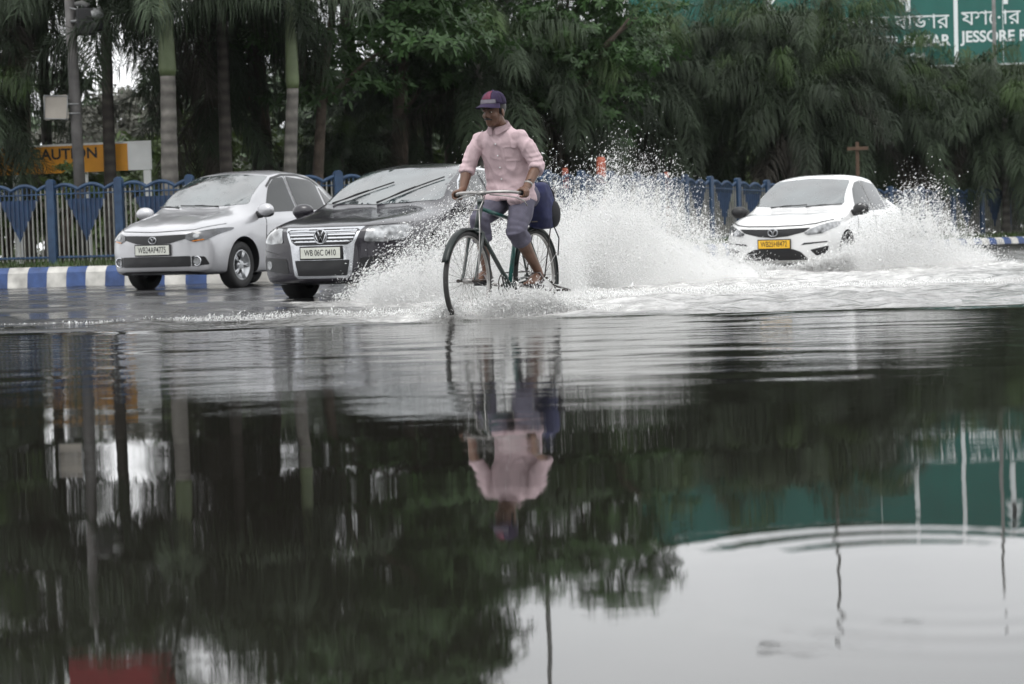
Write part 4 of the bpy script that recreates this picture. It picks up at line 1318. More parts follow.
def build_car(S, label, loc, heading, group):
    """heading: angle from the view axis, nose toward the camera and turned left."""
    root = thing('car', label, 'car', loc, 0, group, S['scale'])
    root.rotation_euler = (0, 0, 0)
    # car axes: +x runs from nose to tail; nose direction is (-sin h, -cos h)
    ang = math.atan2(math.cos(heading), math.sin(heading))
    root.rotation_euler = (0, 0, ang)
    bm = car_surface(S)
    bm.transform(Matrix.Translation((-S['xf'], 0, 0)))
    S2 = S['xf']
    sk = Skin(bm)
    skh = lambda P: [(a - S2, b) for a, b in P]          # side outlines are given from the nose
    me = bpy.data.meshes.new('body'); bm.to_mesh(me); bm.free()
    me.materials.append(S['paint']); me.materials.append(M_TRIM)
    tmp = bpy.data.objects.new('tmp', me); COL.objects.link(tmp)
    cutters = []
    for x in (0.0, S['wb']):
        for s in (-1, 1):
            b2 = bmesh.new()
            bmesh.ops.create_cone(b2, cap_ends=True, segments=40, radius1=S['arch'], radius2=S['arch'], depth=0.5,
                                  matrix=Matrix.Translation((x, s * (S['trk'] + 0.04), S['wr'] + 0.015)) @ Matrix.Rotation(math.pi / 2, 4, 'X'))
            m2 = bpy.data.meshes.new('cut'); b2.to_mesh(m2); b2.free(); m2.materials.append(M_TRIM)
            c = bpy.data.objects.new('cut', m2); COL.objects.link(c); cutters.append(c)
            bo = tmp.modifiers.new('b', 'BOOLEAN'); bo.object = c; bo.operation = 'DIFFERENCE'; bo.solver = 'EXACT'
            bo.material_mode = 'TRANSFER'
    body = evaluated(tmp)
    bpy.data.objects.remove(tmp)
    for c in cutters: bpy.data.objects.remove(c)
    body.name = 'body'
    body.polygons.foreach_set('use_smooth', [True] * len(body.polygons))
    body.set_sharp_from_angle(angle=math.radians(45))
    link('body', body, root)
    # front face outlines are (y, z); the car's left side (+y here is its right): see below
    T = S['trk']
    for x in (0.0, S['wb']):
        for s in (-1, 1):
            wheel(root, x, s * (T - 0.02), S['wr'], S['tw'], S['spokes'], 0.0)
    for nm, P, view, mt, off in S['patches']:
        if view in ('left', 'right', 'both'):
            for v in (('left', 'right') if view == 'both' else (view,)): sk.patch(nm, skh(P), v, mt, root, off)
        else:
            sk.patch(nm, P, view, mt, root, off)
    for nm, P, view, w_, mt in S['strips']:
        for v in (('left', 'right') if view == 'both' else (view,)): sk.strip(nm, skh(P) if view != 'front' else P, v, w_, mt, root)
    # mirrors
    mx, mz, my = S['mirror']
    for s in (-1, 1):
        bm = bmesh.new(); ellipsoid(bm, (mx - S2, s * (my + 0.12), mz + 0.03), (0.075, 0.125, 0.085), Matrix.Rotation(s * 0.18, 3, 'Z'))
        mo = obj('mirror', bm, S['mirror_mat'], root)
        bm = bmesh.new(); tube(bm, [(mx - S2 + .02, s * (my - 0.03), mz - .03), (mx - S2, s * (my + .07), mz - .02)], [(0.05, 0.02), (0.05, 0.02)], 8); ellipsoid(bm, (mx - S2 + .012, s * (my + 0.12), mz - .015), (0.06, 0.112, 0.05)); obj('mirror_foot', bm, M_TRIM, mo)
    # door handles
    for hx, hz in S['handles']:
        for s, v in ((1, 'left'), (-1, 'right')):
            p, n = sk.hit(v, hx - S2, hz)
            if p is None: continue
            bm = bmesh.new(); box(bm, p + n * 0.018, (0.17, 0.022, 0.028), None, 0.008); obj('door_handle', bm, S['handle_mat'], root)
    # number plate
    py, pz, pw, ph, ptxt, pm = S['plate']
    p, n = sk.hit('front', py, pz)
    bm = bmesh.new(); box(bm, (p.x - 0.018, py, pz), (0.016, pw, ph), None, 0.004); pl = obj('number_plate', bm, pm, root, smooth_=False)
    bm = bmesh.new(); box(bm, (p.x - 0.010, py, pz), (0.016, pw + .03, ph + .03), None, 0.004); obj('plate_frame', bm, M_TRIM, pl, smooth_=False)
    MT = Matrix.Translation((p.x - 0.0265, py, pz)) @ cp((0, -1, 0), (0, 0, 1), (-1, 0, 0))
    text_mesh('lettering', ptxt, ph * S['ptsize'], M_TRIM, pl, MT, depth=0.001, sx=S['ptsx'], bold=0.0008)
    # wipers
    for (y0, z0, y1, z1) in S['wipers']:
        a, na = sk.hit('front', y0, z0); b, nb_ = sk.hit('front', y1, z1)
        if a is None or b is None: continue
        m_ = [a.lerp(b, t) for t in np.linspace(0, 1, 6)]
        q = []
        for c in m_:
            h, nn = sk.hit('front', c.y, c.z); q.append(h + nn * 0.022)
        bm = bmesh.new(); tube(bm, q, (0.008, 0.006), 6); tube(bm, [q[0] + Vector((0, 0, -.01)), q[2] + Vector((-.010, 0, .008)), q[3] + Vector((-.006, 0, .005))], 0.007, 6)
        obj('wiper', bm, M_TRIM, root)
    return root, sk
def emblem(root, sk, y, z, r, style):
    p, n = sk.hit('front', y, z)
    M = Matrix.Translation(p + n * 0.012) @ cp((0, -1, 0), (0, 0, 1), n)
    e = thing('emblem', None, None); e.parent = root
    def ring(rx, ry, t):
        bm = bmesh.new(); tube(bm, [M @ Vector((rx * math.cos(a), ry * math.sin(a), 0)) for a in np.linspace(0, 2 * math.pi, 33)], t, 6, cap=False); obj('ring', bm, M_BADGE, e)
    if style == 'T':
        ring(r * 1.35, r, r * .15)
        bm = bmesh.new()
        for s in (-1, 1):
            tube(bm, [M @ Vector((s * a, b, 0)) for a, b in ((0.10 * r, -.75 * r), (.22 * r, 0.1 * r), (.55 * r, .55 * r), (1.0 * r, .62 * r))], r * .13, 6)
        obj('letter', bm, M_BADGE, e)
    else:
        ring(r, r, r * .10)
        bm = bmesh.new()
        tube(bm, [M @ Vector((a * r, b * r, 0)) for a, b in ((-.45, .85), (-.12, .12), (0, .42), (.12, .12), (.45, .85))], r * .09, 6)
        tube(bm, [M @ Vector((a * r, b * r, 0)) for a, b in ((-.85, .35), (-.42, -.85), (0, -.02), (.42, -.85), (.85, .35))], r * .09, 6)
        obj('letter', bm, M_BADGE, e)
    bm = bmesh.new(); lathe(bm, [(0, -.006), (r * .98, -.006), (r * .95, 0.0), (0, 0.0)], 28, M); obj('disc', bm, M_GRILLE, e)
FR_ = lambda y0, y1, z0, z1: [(y0, z0), (y1, z0), (y1, z1), (y0, z1)]

# ---- the silver one (first on the left)
SIL = dict(L=3.99, xf=0.80, wb=2.45, trk=0.71, wr=0.300, tw=0.185, arch=0.345, spokes=5, scale=1.0, nose=0.27, tail=0.22, zc=0.47, paint=P_SILVER,
    st=[(0.045, .24, .66, .735, .745, .60), (.12, .21, .70, .790, .775, .60), (.3, .20, .755, .86, .805, .60), (.6, .19, .815, .925, .822, .60), (.92, .19, .865, .985, .83, .62), (1.02, .19, .88, 1.02, .832, .66),
        (1.3, .19, .90, 1.20, .835, .655), (1.65, .19, .915, 1.405, .836, .61), (1.9, .19, .925, 1.495, .837, .585), (2.3, .19, .94, 1.53, .838, .575), (2.8, .19, .955, 1.505, .836, .56),
        (3.2, .20, .975, 1.39, .83, .55), (3.55, .21, .985, 1.17, .82, .56), (3.75, .23, .98, 1.06, .81, .56), (3.94, .27, .93, 1.0, .78, .55)],
    mirror=(1.18, .955, .80), mirror_mat=P_SILVER, handle_mat=P_SILVER, handles=[(2.16, .835), (3.0, .86)],
    plate=(0.0, .515, .50, .115, 'WB24AP4775', M_PLW), ptsize=.95, ptsx=.66, wipers=[(-.30, 1.03, .30, 1.055), (.30, 1.03, .66, 1.05)],
    patches=[('windscreen', round_poly(sym([(0, 1.035), (.665, 1.065), (.575, 1.405), (.55, 1.435), (0, 1.475)]), .05), 'front', M_GLASS, .004),
        ('side_window', round_poly([(1.40, .955), (2.16, .970), (2.16, 1.425), (1.90, 1.395), (1.72, 1.30)], .035), 'both', M_SGLASS, .004),
        ('side_window', round_poly([(2.22, .972), (2.93, .99), (2.98, 1.32), (2.85, 1.385), (2.22, 1.43)], .035), 'both', M_SGLASS, .004),
        ('quarter_window', round_poly([(2.985, .995), (3.30, 1.04), (3.03, 1.30)], .03), 'both', M_SGLASS, .004),
        ('grille', round_poly(sym([(0, .575), (.25, .595), (.56, .675), (.60, .705), (0, .690)]), .015), 'front', M_GRILLE, .004),
        ('headlight', round_poly([(.44, .640), (.55, .605), (.70, .635), (.80, .735), (.795, .775), (.60, .735), (.45, .705)], .02), 'front', M_LENSD, .010),
        ('headlight', mirror_y(round_poly([(.44, .640), (.55, .605), (.70, .635), (.80, .735), (.795, .775), (.60, .735), (.45, .705)], .02)), 'front', M_LENSD, .010),
        ('projector', round_poly(FR_(.53, .60, .655, .70), .03), 'front', M_LENS, .014), ('projector', mirror_y(round_poly(FR_(.53, .60, .655, .70), .03)), 'front', M_LENS, .014),
        ('indicator', round_poly([(.52, .608), (.66, .628), (.64, .640), (.52, .622)], .006), 'front', M_ORL, .014), ('indicator', mirror_y(round_poly([(.52, .608), (.66, .628), (.64, .640), (.52, .622)], .006)), 'front', M_ORL, .014),
        ('intake', round_poly(sym([(0, .305), (.50, .305), (.50, .435), (0, .435)]), .02), 'front', M_GRILLE, .004),
        ('fog_surround', round_poly([(.51, .305), (.70, .325), (.655, .425), (.51, .435)], .02), 'front', M_GRILLE, .004), ('fog_surround', mirror_y(round_poly([(.51, .305), (.70, .325), (.655, .425), (.51, .435)], .02)), 'front', M_GRILLE, .004),
        ('fog_lamp', [(.57 + .042 * math.cos(a), .37 + .042 * math.sin(a)) for a in np.linspace(0, 6.2, 18)], 'front', M_LENS, .012), ('fog_lamp', [(-.57 + .042 * math.cos(a), .37 + .042 * math.sin(a)) for a in np.linspace(0, 6.2, 18)], 'front', M_LENS, .012),
        ('lower_lip', round_poly(sym([(0, .235), (.40, .235), (.48, .20), (.62, .20), (.62, .225), (.47, .25), (0, .255)]), .01), 'front', M_TRIM, .006)],
    strips=[('door_seam', [(1.34, .30), (1.30, .6), (1.36, .90)], 'both', .012, M_TRIM), ('door_seam', [(2.19, .28), (2.20, .6), (2.19, 1.44)], 'both', .012, M_TRIM),
        ('window_visor', [(1.66, 1.29), (1.86, 1.40), (2.16, 1.452), (2.55, 1.45), (2.88, 1.40), (3.06, 1.31)], 'both', .028, M_TRIM),
        ('door_seam', [(3.05, .32), (2.92, .62), (2.96, .95)], 'both', .012, M_TRIM), ('crease', [(1.2, .80), (2.2, .83), (3.3, .86)], 'both', .010, P_SILVER),
        ('bonnet_seam', [(-.74, .82), (-.52, .755), (0, .735), (.52, .755), (.74, .82)], 'front', .008, M_TRIM)])
_fa = gp(191, 289.5, 0.015)
silver, sk1 = build_car(SIL, 'silver car standing nearest the striped kerb, farthest left of the three', (_fa.x, _fa.y, 0.015), math.radians(25), None)
emblem(silver, sk1, 0, .635, .040, 'T')
for s in (-1, 1):
    p, n = sk1.hit('front', s * .57, .37)
    bm = bmesh.new(); tube(bm, [p + n * .012 + Vector((0, .056 * math.cos(a), .056 * math.sin(a))) for a in np.linspace(0, 6.283, 25)], .008, 6, cap=False); obj('fog_ring', bm, M_CHROME, silver)

# ---- the dark saloon with the chrome grille
PAS = dict(L=4.77, xf=0.92, wb=2.71, trk=0.775, wr=0.325, tw=0.225, arch=0.365, spokes=7, scale=0.95, nose=0.30, tail=0.25, zc=0.46, paint=P_PLUM,
    st=[(0.05, .20, .66, .745, .80, .60), (.14, .18, .705, .795, .835, .60), (.35, .17, .755, .845, .865, .60), (.8, .17, .815, .905, .898, .62), (1.15, .17, .865, .955, .905, .66), (1.28, .17, .885, .99, .906, .70),
        (1.6, .17, .90, 1.16, .908, .675), (1.98, .17, .91, 1.345, .909, .625), (2.25, .17, .918, 1.43, .909, .60), (2.65, .17, .93, 1.472, .909, .59), (3.2, .17, .945, 1.445, .907, .58),
        (3.7, .18, .965, 1.30, .90, .57), (4.1, .20, .975, 1.11, .89, .60), (4.4, .22, .97, 1.04, .875, .62), (4.72, .27, .92, .99, .84, .60)],
    mirror=(1.46, .93, .87), mirror_mat=P_PLUM, handle_mat=M_CHROME, handles=[(2.62, .84), (3.5, .86)],
    plate=(0.0, .505, .46, .112, 'WB 06C 0410', M_PLW), ptsize=.78, ptsx=.72, wipers=[(.56, 1.02, -.02, 1.235), (.0, 1.01, -.56, 1.275)],
    patches=[('windscreen', round_poly(sym([(0, 1.005), (.715, 1.035), (.60, 1.345), (.57, 1.375), (0, 1.415)]), .05), 'front', M_GLASS, .004),
        ('side_window', round_poly([(1.70, .945), (2.62, .955), (2.62, 1.375), (2.28, 1.34), (2.05, 1.235)], .035), 'both', M_SGLASS, .004),
        ('side_window', round_poly([(2.68, .955), (3.40, .97), (3.46, 1.285), (3.25, 1.355), (2.68, 1.378)], .035), 'both', M_SGLASS, .004),
        ('quarter_window', round_poly([(3.46, .975), (3.85, 1.01), (3.52, 1.265)], .03), 'both', M_SGLASS, .004),
        ('grille', round_poly(sym([(0, .585), (.30, .585), (.355, .62), (.405, .735), (.40, .75), (0, .75)]), .015), 'front', M_GRILLE, .003),
        ('grille_frame', sym([(0, .772), (.455, .772), (.435, .735), (.375, .59), (.335, .275), (.295, .24), (0, .24)]), 'front', M_CHROME, .002),
        ('intake', round_poly(sym([(0, .268), (.285, .268), (.32, .43), (0, .43)]), .015), 'front', M_GRILLE, .006),
        ('headlight', round_poly([(.47, .615), (.66, .605), (.82, .63), (.84, .735), (.80, .768), (.50, .762)], .03), 'front', M_LENS, .010),
        ('headlight', mirror_y(round_poly([(.47, .615), (.66, .605), (.82, .63), (.84, .735), (.80, .768), (.50, .762)], .03)), 'front', M_LENS, .010),
        ('side_intake', round_poly([(.40, .29), (.80, .33), (.79, .47), (.43, .45)], .03), 'front', M_GRILLE, .004), ('side_intake', mirror_y(round_poly([(.40, .29), (.80, .33), (.79, .47), (.43, .45)], .03)), 'front', M_GRILLE, .004),
        ('fog_lamp', [(.70 + .045 * math.cos(a), .385 + .045 * math.sin(a)) for a in np.linspace(0, 6.2, 18)], 'front', M_LENS, .010), ('fog_lamp', [(-.70 + .045 * math.cos(a), .385 + .045 * math.sin(a)) for a in np.linspace(0, 6.2, 18)], 'front', M_LENS, .010)],
    strips=[('grille_slat', [(-.345, .625), (0, .625), (.345, .625)], 'front', .015, M_CHROME), ('grille_slat', [(-.365, .66), (0, .66), (.365, .66)], 'front', .015, M_CHROME),
        ('grille_slat', [(-.38, .695), (0, .695), (.38, .695)], 'front', .015, M_CHROME), ('grille_slat', [(-.395, .73), (0, .73), (.395, .73)], 'front', .012, M_CHROME),
        ('door_seam', [(1.62, .28), (1.58, .6), (1.66, .91)], 'both', .012, M_TRIM), ('door_seam', [(2.65, .26), (2.66, .6), (2.65, 1.38)], 'both', .012, M_TRIM),
        ('window_chrome', [(1.66, .925), (2.65, .937), (3.5, .955), (3.92, .995)], 'both', .022, M_CHROME), ('window_chrome', [(1.70, .94), (2.03, 1.245), (2.28, 1.362), (2.65, 1.398), (3.25, 1.375), (3.55, 1.27), (3.92, 1.0)], 'both', .020, M_CHROME),
        ('bumper_seam', [(-.86, .555), (-.55, .50)], 'front', .007, M_TRIM), ('bumper_seam', [(.55, .50), (.86, .555)], 'front', .007, M_TRIM),
        ('bonnet_seam', [(-.80, .80), (-.56, .775), (0, .772), (.56, .775), (.80, .80)], 'front', .008, M_TRIM)])
_fa = gp(363, 298, 0.0)
dark, sk2 = build_car(PAS, 'dark plum saloon car with chrome grille ploughing through the flood beside the silver car', (_fa.x, _fa.y, 0.0), math.radians(23), None)
emblem(dark, sk2, 0, .672, .072, 'W')

# ---- the white taxi saloon
WHI = dict(L=4.0, xf=0.82, wb=2.47, trk=0.725, wr=0.300, tw=0.185, arch=0.345, spokes=6, scale=0.945, nose=0.27, tail=0.22, zc=0.46, paint=P_WHITE,
    st=[(0.045, 0.230, 0.660, 0.735, 0.765, 0.600), (0.120, 0.200, 0.701, 0.794, 0.795, 0.600), (0.300, 0.190, 0.755, 0.865, 0.825, 0.600), (0.600, 0.190, 0.802, 0.911, 0.845, 0.600), (0.920, 0.190, 0.833, 0.945, 0.853, 0.630), (1.020, 0.190, 0.848, 0.980, 0.855, 0.670),
        (1.300, 0.190, 0.868, 1.160, 0.857, 0.665), (1.650, 0.190, 0.883, 1.360, 0.858, 0.620), (1.900, 0.190, 0.892, 1.450, 0.858, 0.600), (2.300, 0.190, 0.907, 1.490, 0.858, 0.590), (2.800, 0.190, 0.922, 1.465, 0.856, 0.575),
        (3.200, 0.200, 0.938, 1.330, 0.850, 0.565), (3.500, 0.210, 0.963, 1.140, 0.840, 0.580), (3.750, 0.230, 0.958, 1.040, 0.830, 0.580), (3.950, 0.270, 0.912, 0.980, 0.800, 0.560)],
    mirror=(1.18, .925, .82), mirror_mat=M_TRIM, handle_mat=P_WHITE, handles=[(2.16, .85), (3.0, .87)],
    plate=(-0.02, .475, .47, .115, 'WB25H8472', M_PLY), ptsize=.95, ptsx=.68, wipers=[(.40, .99, -.15, 1.015), (-.15, .99, -.66, 1.01)],
    patches=[('windscreen', round_poly(sym([(0, 0.995), (.68, 1.025), (.585, 1.360), (.56, 1.390), (0, 1.430)]), .05), 'front', M_GLASS, .004),
        ('side_window', round_poly([(1.40, 0.915), (2.16, 0.928), (2.16, 1.380), (1.90, 1.350), (1.70, 1.250)], .035), 'both', M_SGLASS, .004),
        ('side_window', round_poly([(2.22, 0.930), (2.90, 0.945), (2.96, 1.270), (2.85, 1.335), (2.22, 1.385)], .035), 'both', M_SGLASS, .004),
        ('quarter_window', round_poly([(2.97, 0.950), (3.26, 0.990), (3.02, 1.250)], .03), 'both', M_SGLASS, .004),
        ('grille', round_poly(sym([(0, .565), (.22, .585), (.45, .64), (.53, .70), (0, .685)]), .015), 'front', M_GRILLE, .004),
        ('headlight', round_poly([(.44, .625), (.50, .595), (.68, .615), (.81, .70), (.815, .785), (.74, .765), (.55, .69)], .02), 'front', M_LENS, .010),
        ('headlight', mirror_y(round_poly([(.44, .625), (.50, .595), (.68, .615), (.81, .70), (.815, .785), (.74, .765), (.55, .69)], .02)), 'front', M_LENS, .010),
        ('intake', round_poly(sym([(0, .245), (.50, .245), (.40, .36), (.28, .405), (0, .405)]), .02), 'front', M_GRILLE, .004),
        ('bumper_slot', round_poly([(.40, .455), (.74, .49), (.74, .505), (.44, .485)], .008), 'front', M_TRIM, .004), ('bumper_slot', mirror_y(round_poly([(.40, .455), (.74, .49), (.74, .505), (.44, .485)], .008)), 'front', M_TRIM, .004),
        ('fog_surround', round_poly([(.52, .385), (.60, .30), (.73, .335), (.755, .44)], .015), 'front', M_GRILLE, .004), ('fog_surround', mirror_y(round_poly([(.52, .385), (.60, .30), (.73, .335), (.755, .44)], .015)), 'front', M_GRILLE, .004)],
    strips=[('door_seam', [(1.34, .30), (1.30, .6), (1.36, .86)], 'both', .012, M_TRIM), ('door_seam', [(2.19, .28), (2.20, .6), (2.19, 1.39)], 'both', .012, M_TRIM),
        ('bonnet_gap', [(-.80, .82), (-.58, .755), (-.4, .735), (0, .728), (.4, .735), (.58, .755), (.80, .82)], 'front', .016, M_TRIM)])
_c = pix(785, 250, 27.6)
white, sk3 = build_car(WHI, 'white saloon car with yellow number plate throwing up spray at right', (_c.x + 0.20, _c.y + 0.74, -0.10), math.radians(27), None)
emblem(white, sk3, 0, .64, .052, 'T')

# ------------------------------------------------------------------ bicycle and rider share one frame: x forward, y left, z up from the road
BK = 1.04
BH = math.radians(26.5)
_hub = pix(468, 281, 15.15)
_fw = Vector((-math.sin(BH), -math.cos(BH), 0))
B0 = _hub - BK * (0.66 * _fw + Vector((0, 0, 0.355)))
BRZ = math.atan2(_fw.y, _fw.x)
M_FRAME = mat('frame_dark_enamel', (0.020, 0.030, 0.028), rough=0.35, var=0.5, vscale=9, coat=0.3)
M_TEAL = mat('frame_green_enamel', (0.008, 0.075, 0.065), rough=0.35, var=0.3, vscale=9, coat=0.4)
M_STEEL = mat('worn_steel', (0.33, 0.32, 0.31), rough=0.38, metal=0.85, var=0.3, vscale=12)
M_RUST = mat('dark_steel', (0.045, 0.038, 0.034), rough=0.6, metal=0.4, var=0.4, vscale=20)
M_LEATH = mat('saddle_leather', (0.020, 0.016, 0.014), rough=0.55)
M_BTYRE = mat('bicycle_tyre', (0.030, 0.029, 0.028), rough=0.75, var=0.3, vscale=14, bump=0.003, bscale=50)
bike = thing('bicycle', 'old green roadster bicycle wading hub-high through the flood with a rider', 'bicycle', B0, BRZ, None, BK)
HUBF, HUBR, BB = Vector((.66, 0, .355)), Vector((-.44, 0, .355)), Vector((0, 0, .30))
HT0, HT1 = Vector((.500, 0, .715)), Vector((.425, 0, .915))
ST1 = Vector((-.165, 0, .80))
def part(name, parent, material, fn, smooth_=True):
    bm = bmesh.new(); fn(bm); return obj(name, bm, material, parent, smooth_)
fr_ = thing('frame', None, None); fr_.parent = bike
part('top_tube', fr_, M_TEAL, lambda b: tube(b, [HT1 + Vector((.010, 0, -.045)), ST1 + Vector((.008, 0, -.03))], .0150, 12))
part('down_tube', fr_, M_FRAME, lambda b: tube(b, [HT0 + Vector((-.004, 0, .03)), BB], .0165, 12))
part('seat_tube', fr_, M_TEAL, lambda b: tube(b, [BB, ST1], .0170, 12))
part('head_tube', fr_, M_FRAME, lambda b: (tube(b, [HT0, HT1], .021, 14), tube(b, [HT0 + Vector((.004, 0, -.012)), HT0 + Vector((-.001, 0, .012))], .027, 14), tube(b, [HT1 + Vector((.003, 0, -.012)), HT1 + Vector((-.004, 0, .014))], .027, 14)))
part('rear_stays', fr_, M_FRAME, lambda b: [(tube(b, [BB + Vector((-.03, s * .022, .0)), Vector((-.2, s * .05, .325)), HUBR + Vector((0, s * .065, 0))], .0095, 8), tube(b, [ST1 + Vector((0, s * .016, -.03)), Vector((-.3, s * .045, .60)), HUBR + Vector((0, s * .065, 0))], .0085, 8)) for s in (-1, 1)])
part('bottom_bracket', fr_, M_FRAME, lambda b: tube(b, [BB + Vector((0, -.04, 0)), BB + Vector((0, .04, 0))], .024, 14))
fk = part('fork', bike, M_FRAME, lambda b: (ellipsoid(b, HT0 + Vector((.008, 0, -.02)), (.03, .065, .018)),
    [tube(b, [HT0 + Vector((.008, s * .055, -.02)), Vector((.555, s * .055, .58)), Vector((.605, s * .052, .45)), Vector((.635, s * .05, .385)), HUBF + Vector((0, s * .05, 0))], [.0135, .0125, .011, .0095, .009], 10) for s in (-1, 1)]))
part('brake_stirrup', bike, M_STEEL, lambda b: ([tube(b, [Vector((.52, s * .035, .86)), Vector((.545, s * .047, .72)), Vector((.60, s * .06, .48)), Vector((.63, s * .062, .36))], .0042, 6) for s in (-1, 1)], tube(b, [Vector((.63, -.062, .36)), Vector((.635, 0, .352)), Vector((.63, .062, .36))], .0045, 6)))
def bike_wheel(hub, name_label=None):
    w = thing('wheel', None, None); w.parent = bike
    Rr = 0.318
    part('tyre', w, M_BTYRE, lambda b: tube(b, [hub + Vector((math.cos(a) * .337, 0, math.sin(a) * .337)) for a in np.linspace(0, 2 * math.pi, 65)], .0185, 10, cap=False))
    part('rim', w, M_STEEL, lambda b: tube(b, [hub + Vector((math.cos(a) * Rr, 0, math.sin(a) * Rr)) for a in np.linspace(0, 2 * math.pi, 65)], (.008, .013), 8, cap=False))
    def sp(b):
        for k in range(32):
            a = 2 * math.pi * k / 32; s = 1 if k % 2 else -1
            o = 0.35 if (k // 2) % 2 else -0.35
            tube(b, [hub + Vector((math.cos(a + o) * .020, s * .03, math.sin(a + o) * .020)), hub + Vector((math.cos(a) * (Rr - .003), 0, math.sin(a) * (Rr - .003)))], .0016, 4)
        tube(b, [hub + Vector((0, -.034, 0)), hub + Vector((0, .034, 0))], .020, 12)
    part('spokes', w, M_STEEL, sp)
    part('hub', w, M_RUST, lambda b: (tube(b, [hub + Vector((0, -.075, 0)), hub + Vector((0, .075, 0))], .0075, 8), tube(b, [hub + Vector((0, -.088, 0)), hub + Vector((0, -.068, 0))], .013, 6), tube(b, [hub + Vector((0, .068, 0)), hub + Vector((0, .088, 0))], .013, 6)))
bike_wheel(HUBF); bike_wheel(HUBR)
def guard(name, hub, a0, a1, flap=False):
    def fn(b):
        rows = []
        for a in np.linspace(math.radians(a0), math.radians(a1), 28):
            rows.append([b.verts.new(hub + Vector((math.cos(a) * r, y, math.sin(a) * r))) for y, r in ((-.030, .360), (-.024, .372), (-.010, .378), (.010, .378), (.024, .372), (.030, .360))])
        for p, q in zip(rows[:-1], rows[1:]):
            for k in range(5): b.faces.new((p[k], p[k + 1], q[k + 1], q[k]))
        bmesh.ops.solidify(b, geom=b.faces[:], thickness=.0025)
        if flap: box(b, hub + Vector((math.cos(math.radians(a1)) * .378, 0, math.sin(math.radians(a1)) * .378 - .045)), (.006, .075, .11), Matrix.Rotation(.12, 3, 'Y'))
    return part(name, bike, M_FRAME, fn)
guard('mudguard', HUBF, 22, 140); guard('mudguard', HUBR, 15, 192)
part('mudguard_stay', bike, M_STEEL, lambda b: [tube(b, [HUBR + Vector((0, s * .07, 0)), HUBR + Vector((-.33, s * .03, .17))], .003, 6) for s in (-1, 1)])
part('mudguard_stay', bike, M_STEEL, lambda b: [tube(b, [HUBF + Vector((0, s * .062, 0)), HUBF + Vector((-.12, s * .05, .2)), HUBF + Vector((-.21, s * .03, .31))], .003, 6) for s in (-1, 1)])
part('stem', bike, M_STEEL, lambda b: (tube(b, [HT1, Vector((.405, 0, 0.940)), Vector((.41, 0, 0.980))], [.0125, .0125, .014], 10), tube(b, [Vector((.41, -.03, 0.980)), Vector((.41, .03, 0.980))], .019, 10)))
BAR = [Vector((.23, -.262, 0.965)), Vector((.31, -.250, 0.975)), Vector((.375, -.20, 0.983)), Vector((.405, -.09, 0.985)), Vector((.41, 0, 0.980)), Vector((.405, .09, 0.985)), Vector((.375, .20, 0.983)), Vector((.31, .250, 0.975)), Vector((.23, .262, 0.965))]
part('handlebar', bike, M_STEEL, lambda b: tube(b, [Vector(p) for p in spline([tuple(p) for p in BAR], 41)], .0118, 10))
for s in (-1, 1):
    part('grip', bike, M_TRIM, lambda b: tube(b, [Vector((.205, s * .265, 0.963)), Vector((.30, s * .252, 0.974))], .0165, 10))
    part('brake_lever', bike, M_STEEL, lambda b: tube(b, [Vector((.40, s * .06, 0.967)), Vector((.385, s * .18, 0.955)), Vector((.34, s * .245, 0.940)), Vector((.25, s * .262, 0.917)), Vector((.20, s * .262, 0.880))], .0048, 6))
part('brake_rod', bike, M_STEEL, lambda b: (tube(b, [Vector((.415, .03, 0.955)), Vector((.52, .035, 0.860))], .004, 6), tube(b, [Vector((.42, -.03, 0.955)), Vector((.52, -.035, 0.860))], .004, 6), tube(b, [Vector((.52, -.036, 0.860)), Vector((.52, .036, 0.860))], .004, 6)))
def saddle_fn(b):
    P = [(-.315, .070, .905), (-.29, .105, .915), (-.24, .110, .912), (-.19, .085, .905), (-.13, .045, .900), (-.06, .026, .897), (.0, .020, .885)]
    rows = []
    for u_, hw, w_ in P:
        rows.append([b.verts.new((u_, hw * math.sin(a), w_ - .045 * (1 - math.cos(a)) * .9)) for a in np.linspace(-1.35, 1.35, 11)])
    for p, q in zip(rows[:-1], rows[1:]):
        for k in range(10): b.faces.new((p[k], p[k + 1], q[k + 1], q[k]))
    bmesh.ops.solidify(b, geom=b.faces[:], thickness=.008)
sdl = part('saddle', bike, M_LEATH, saddle_fn)
part('spring', sdl, M_RUST, lambda b: [tube(b, [Vector((-.25 + .020 * math.cos(t), s * .065 + .020 * math.sin(t), .82 + .0035 * t)) for t in np.linspace(0, 22, 60)], .004, 5) for s in (-1, 1)])
part('seat_post', bike, M_STEEL, lambda b: (tube(b, [ST1, ST1 + Vector((-.020, 0, .07))], .0125, 10), tube(b, [Vector((-.28, 0, .862)), Vector((-.02, 0, .868))], .010, 8)))
part('hanging_strap', bike, M_TRIM, lambda b: tube(b, [Vector((-.03, .03, .87)), Vector((-.03, .045, .78)), Vector((-.015, .045, .68)), Vector((.0, .04, .64))], (.010, .004), 6))
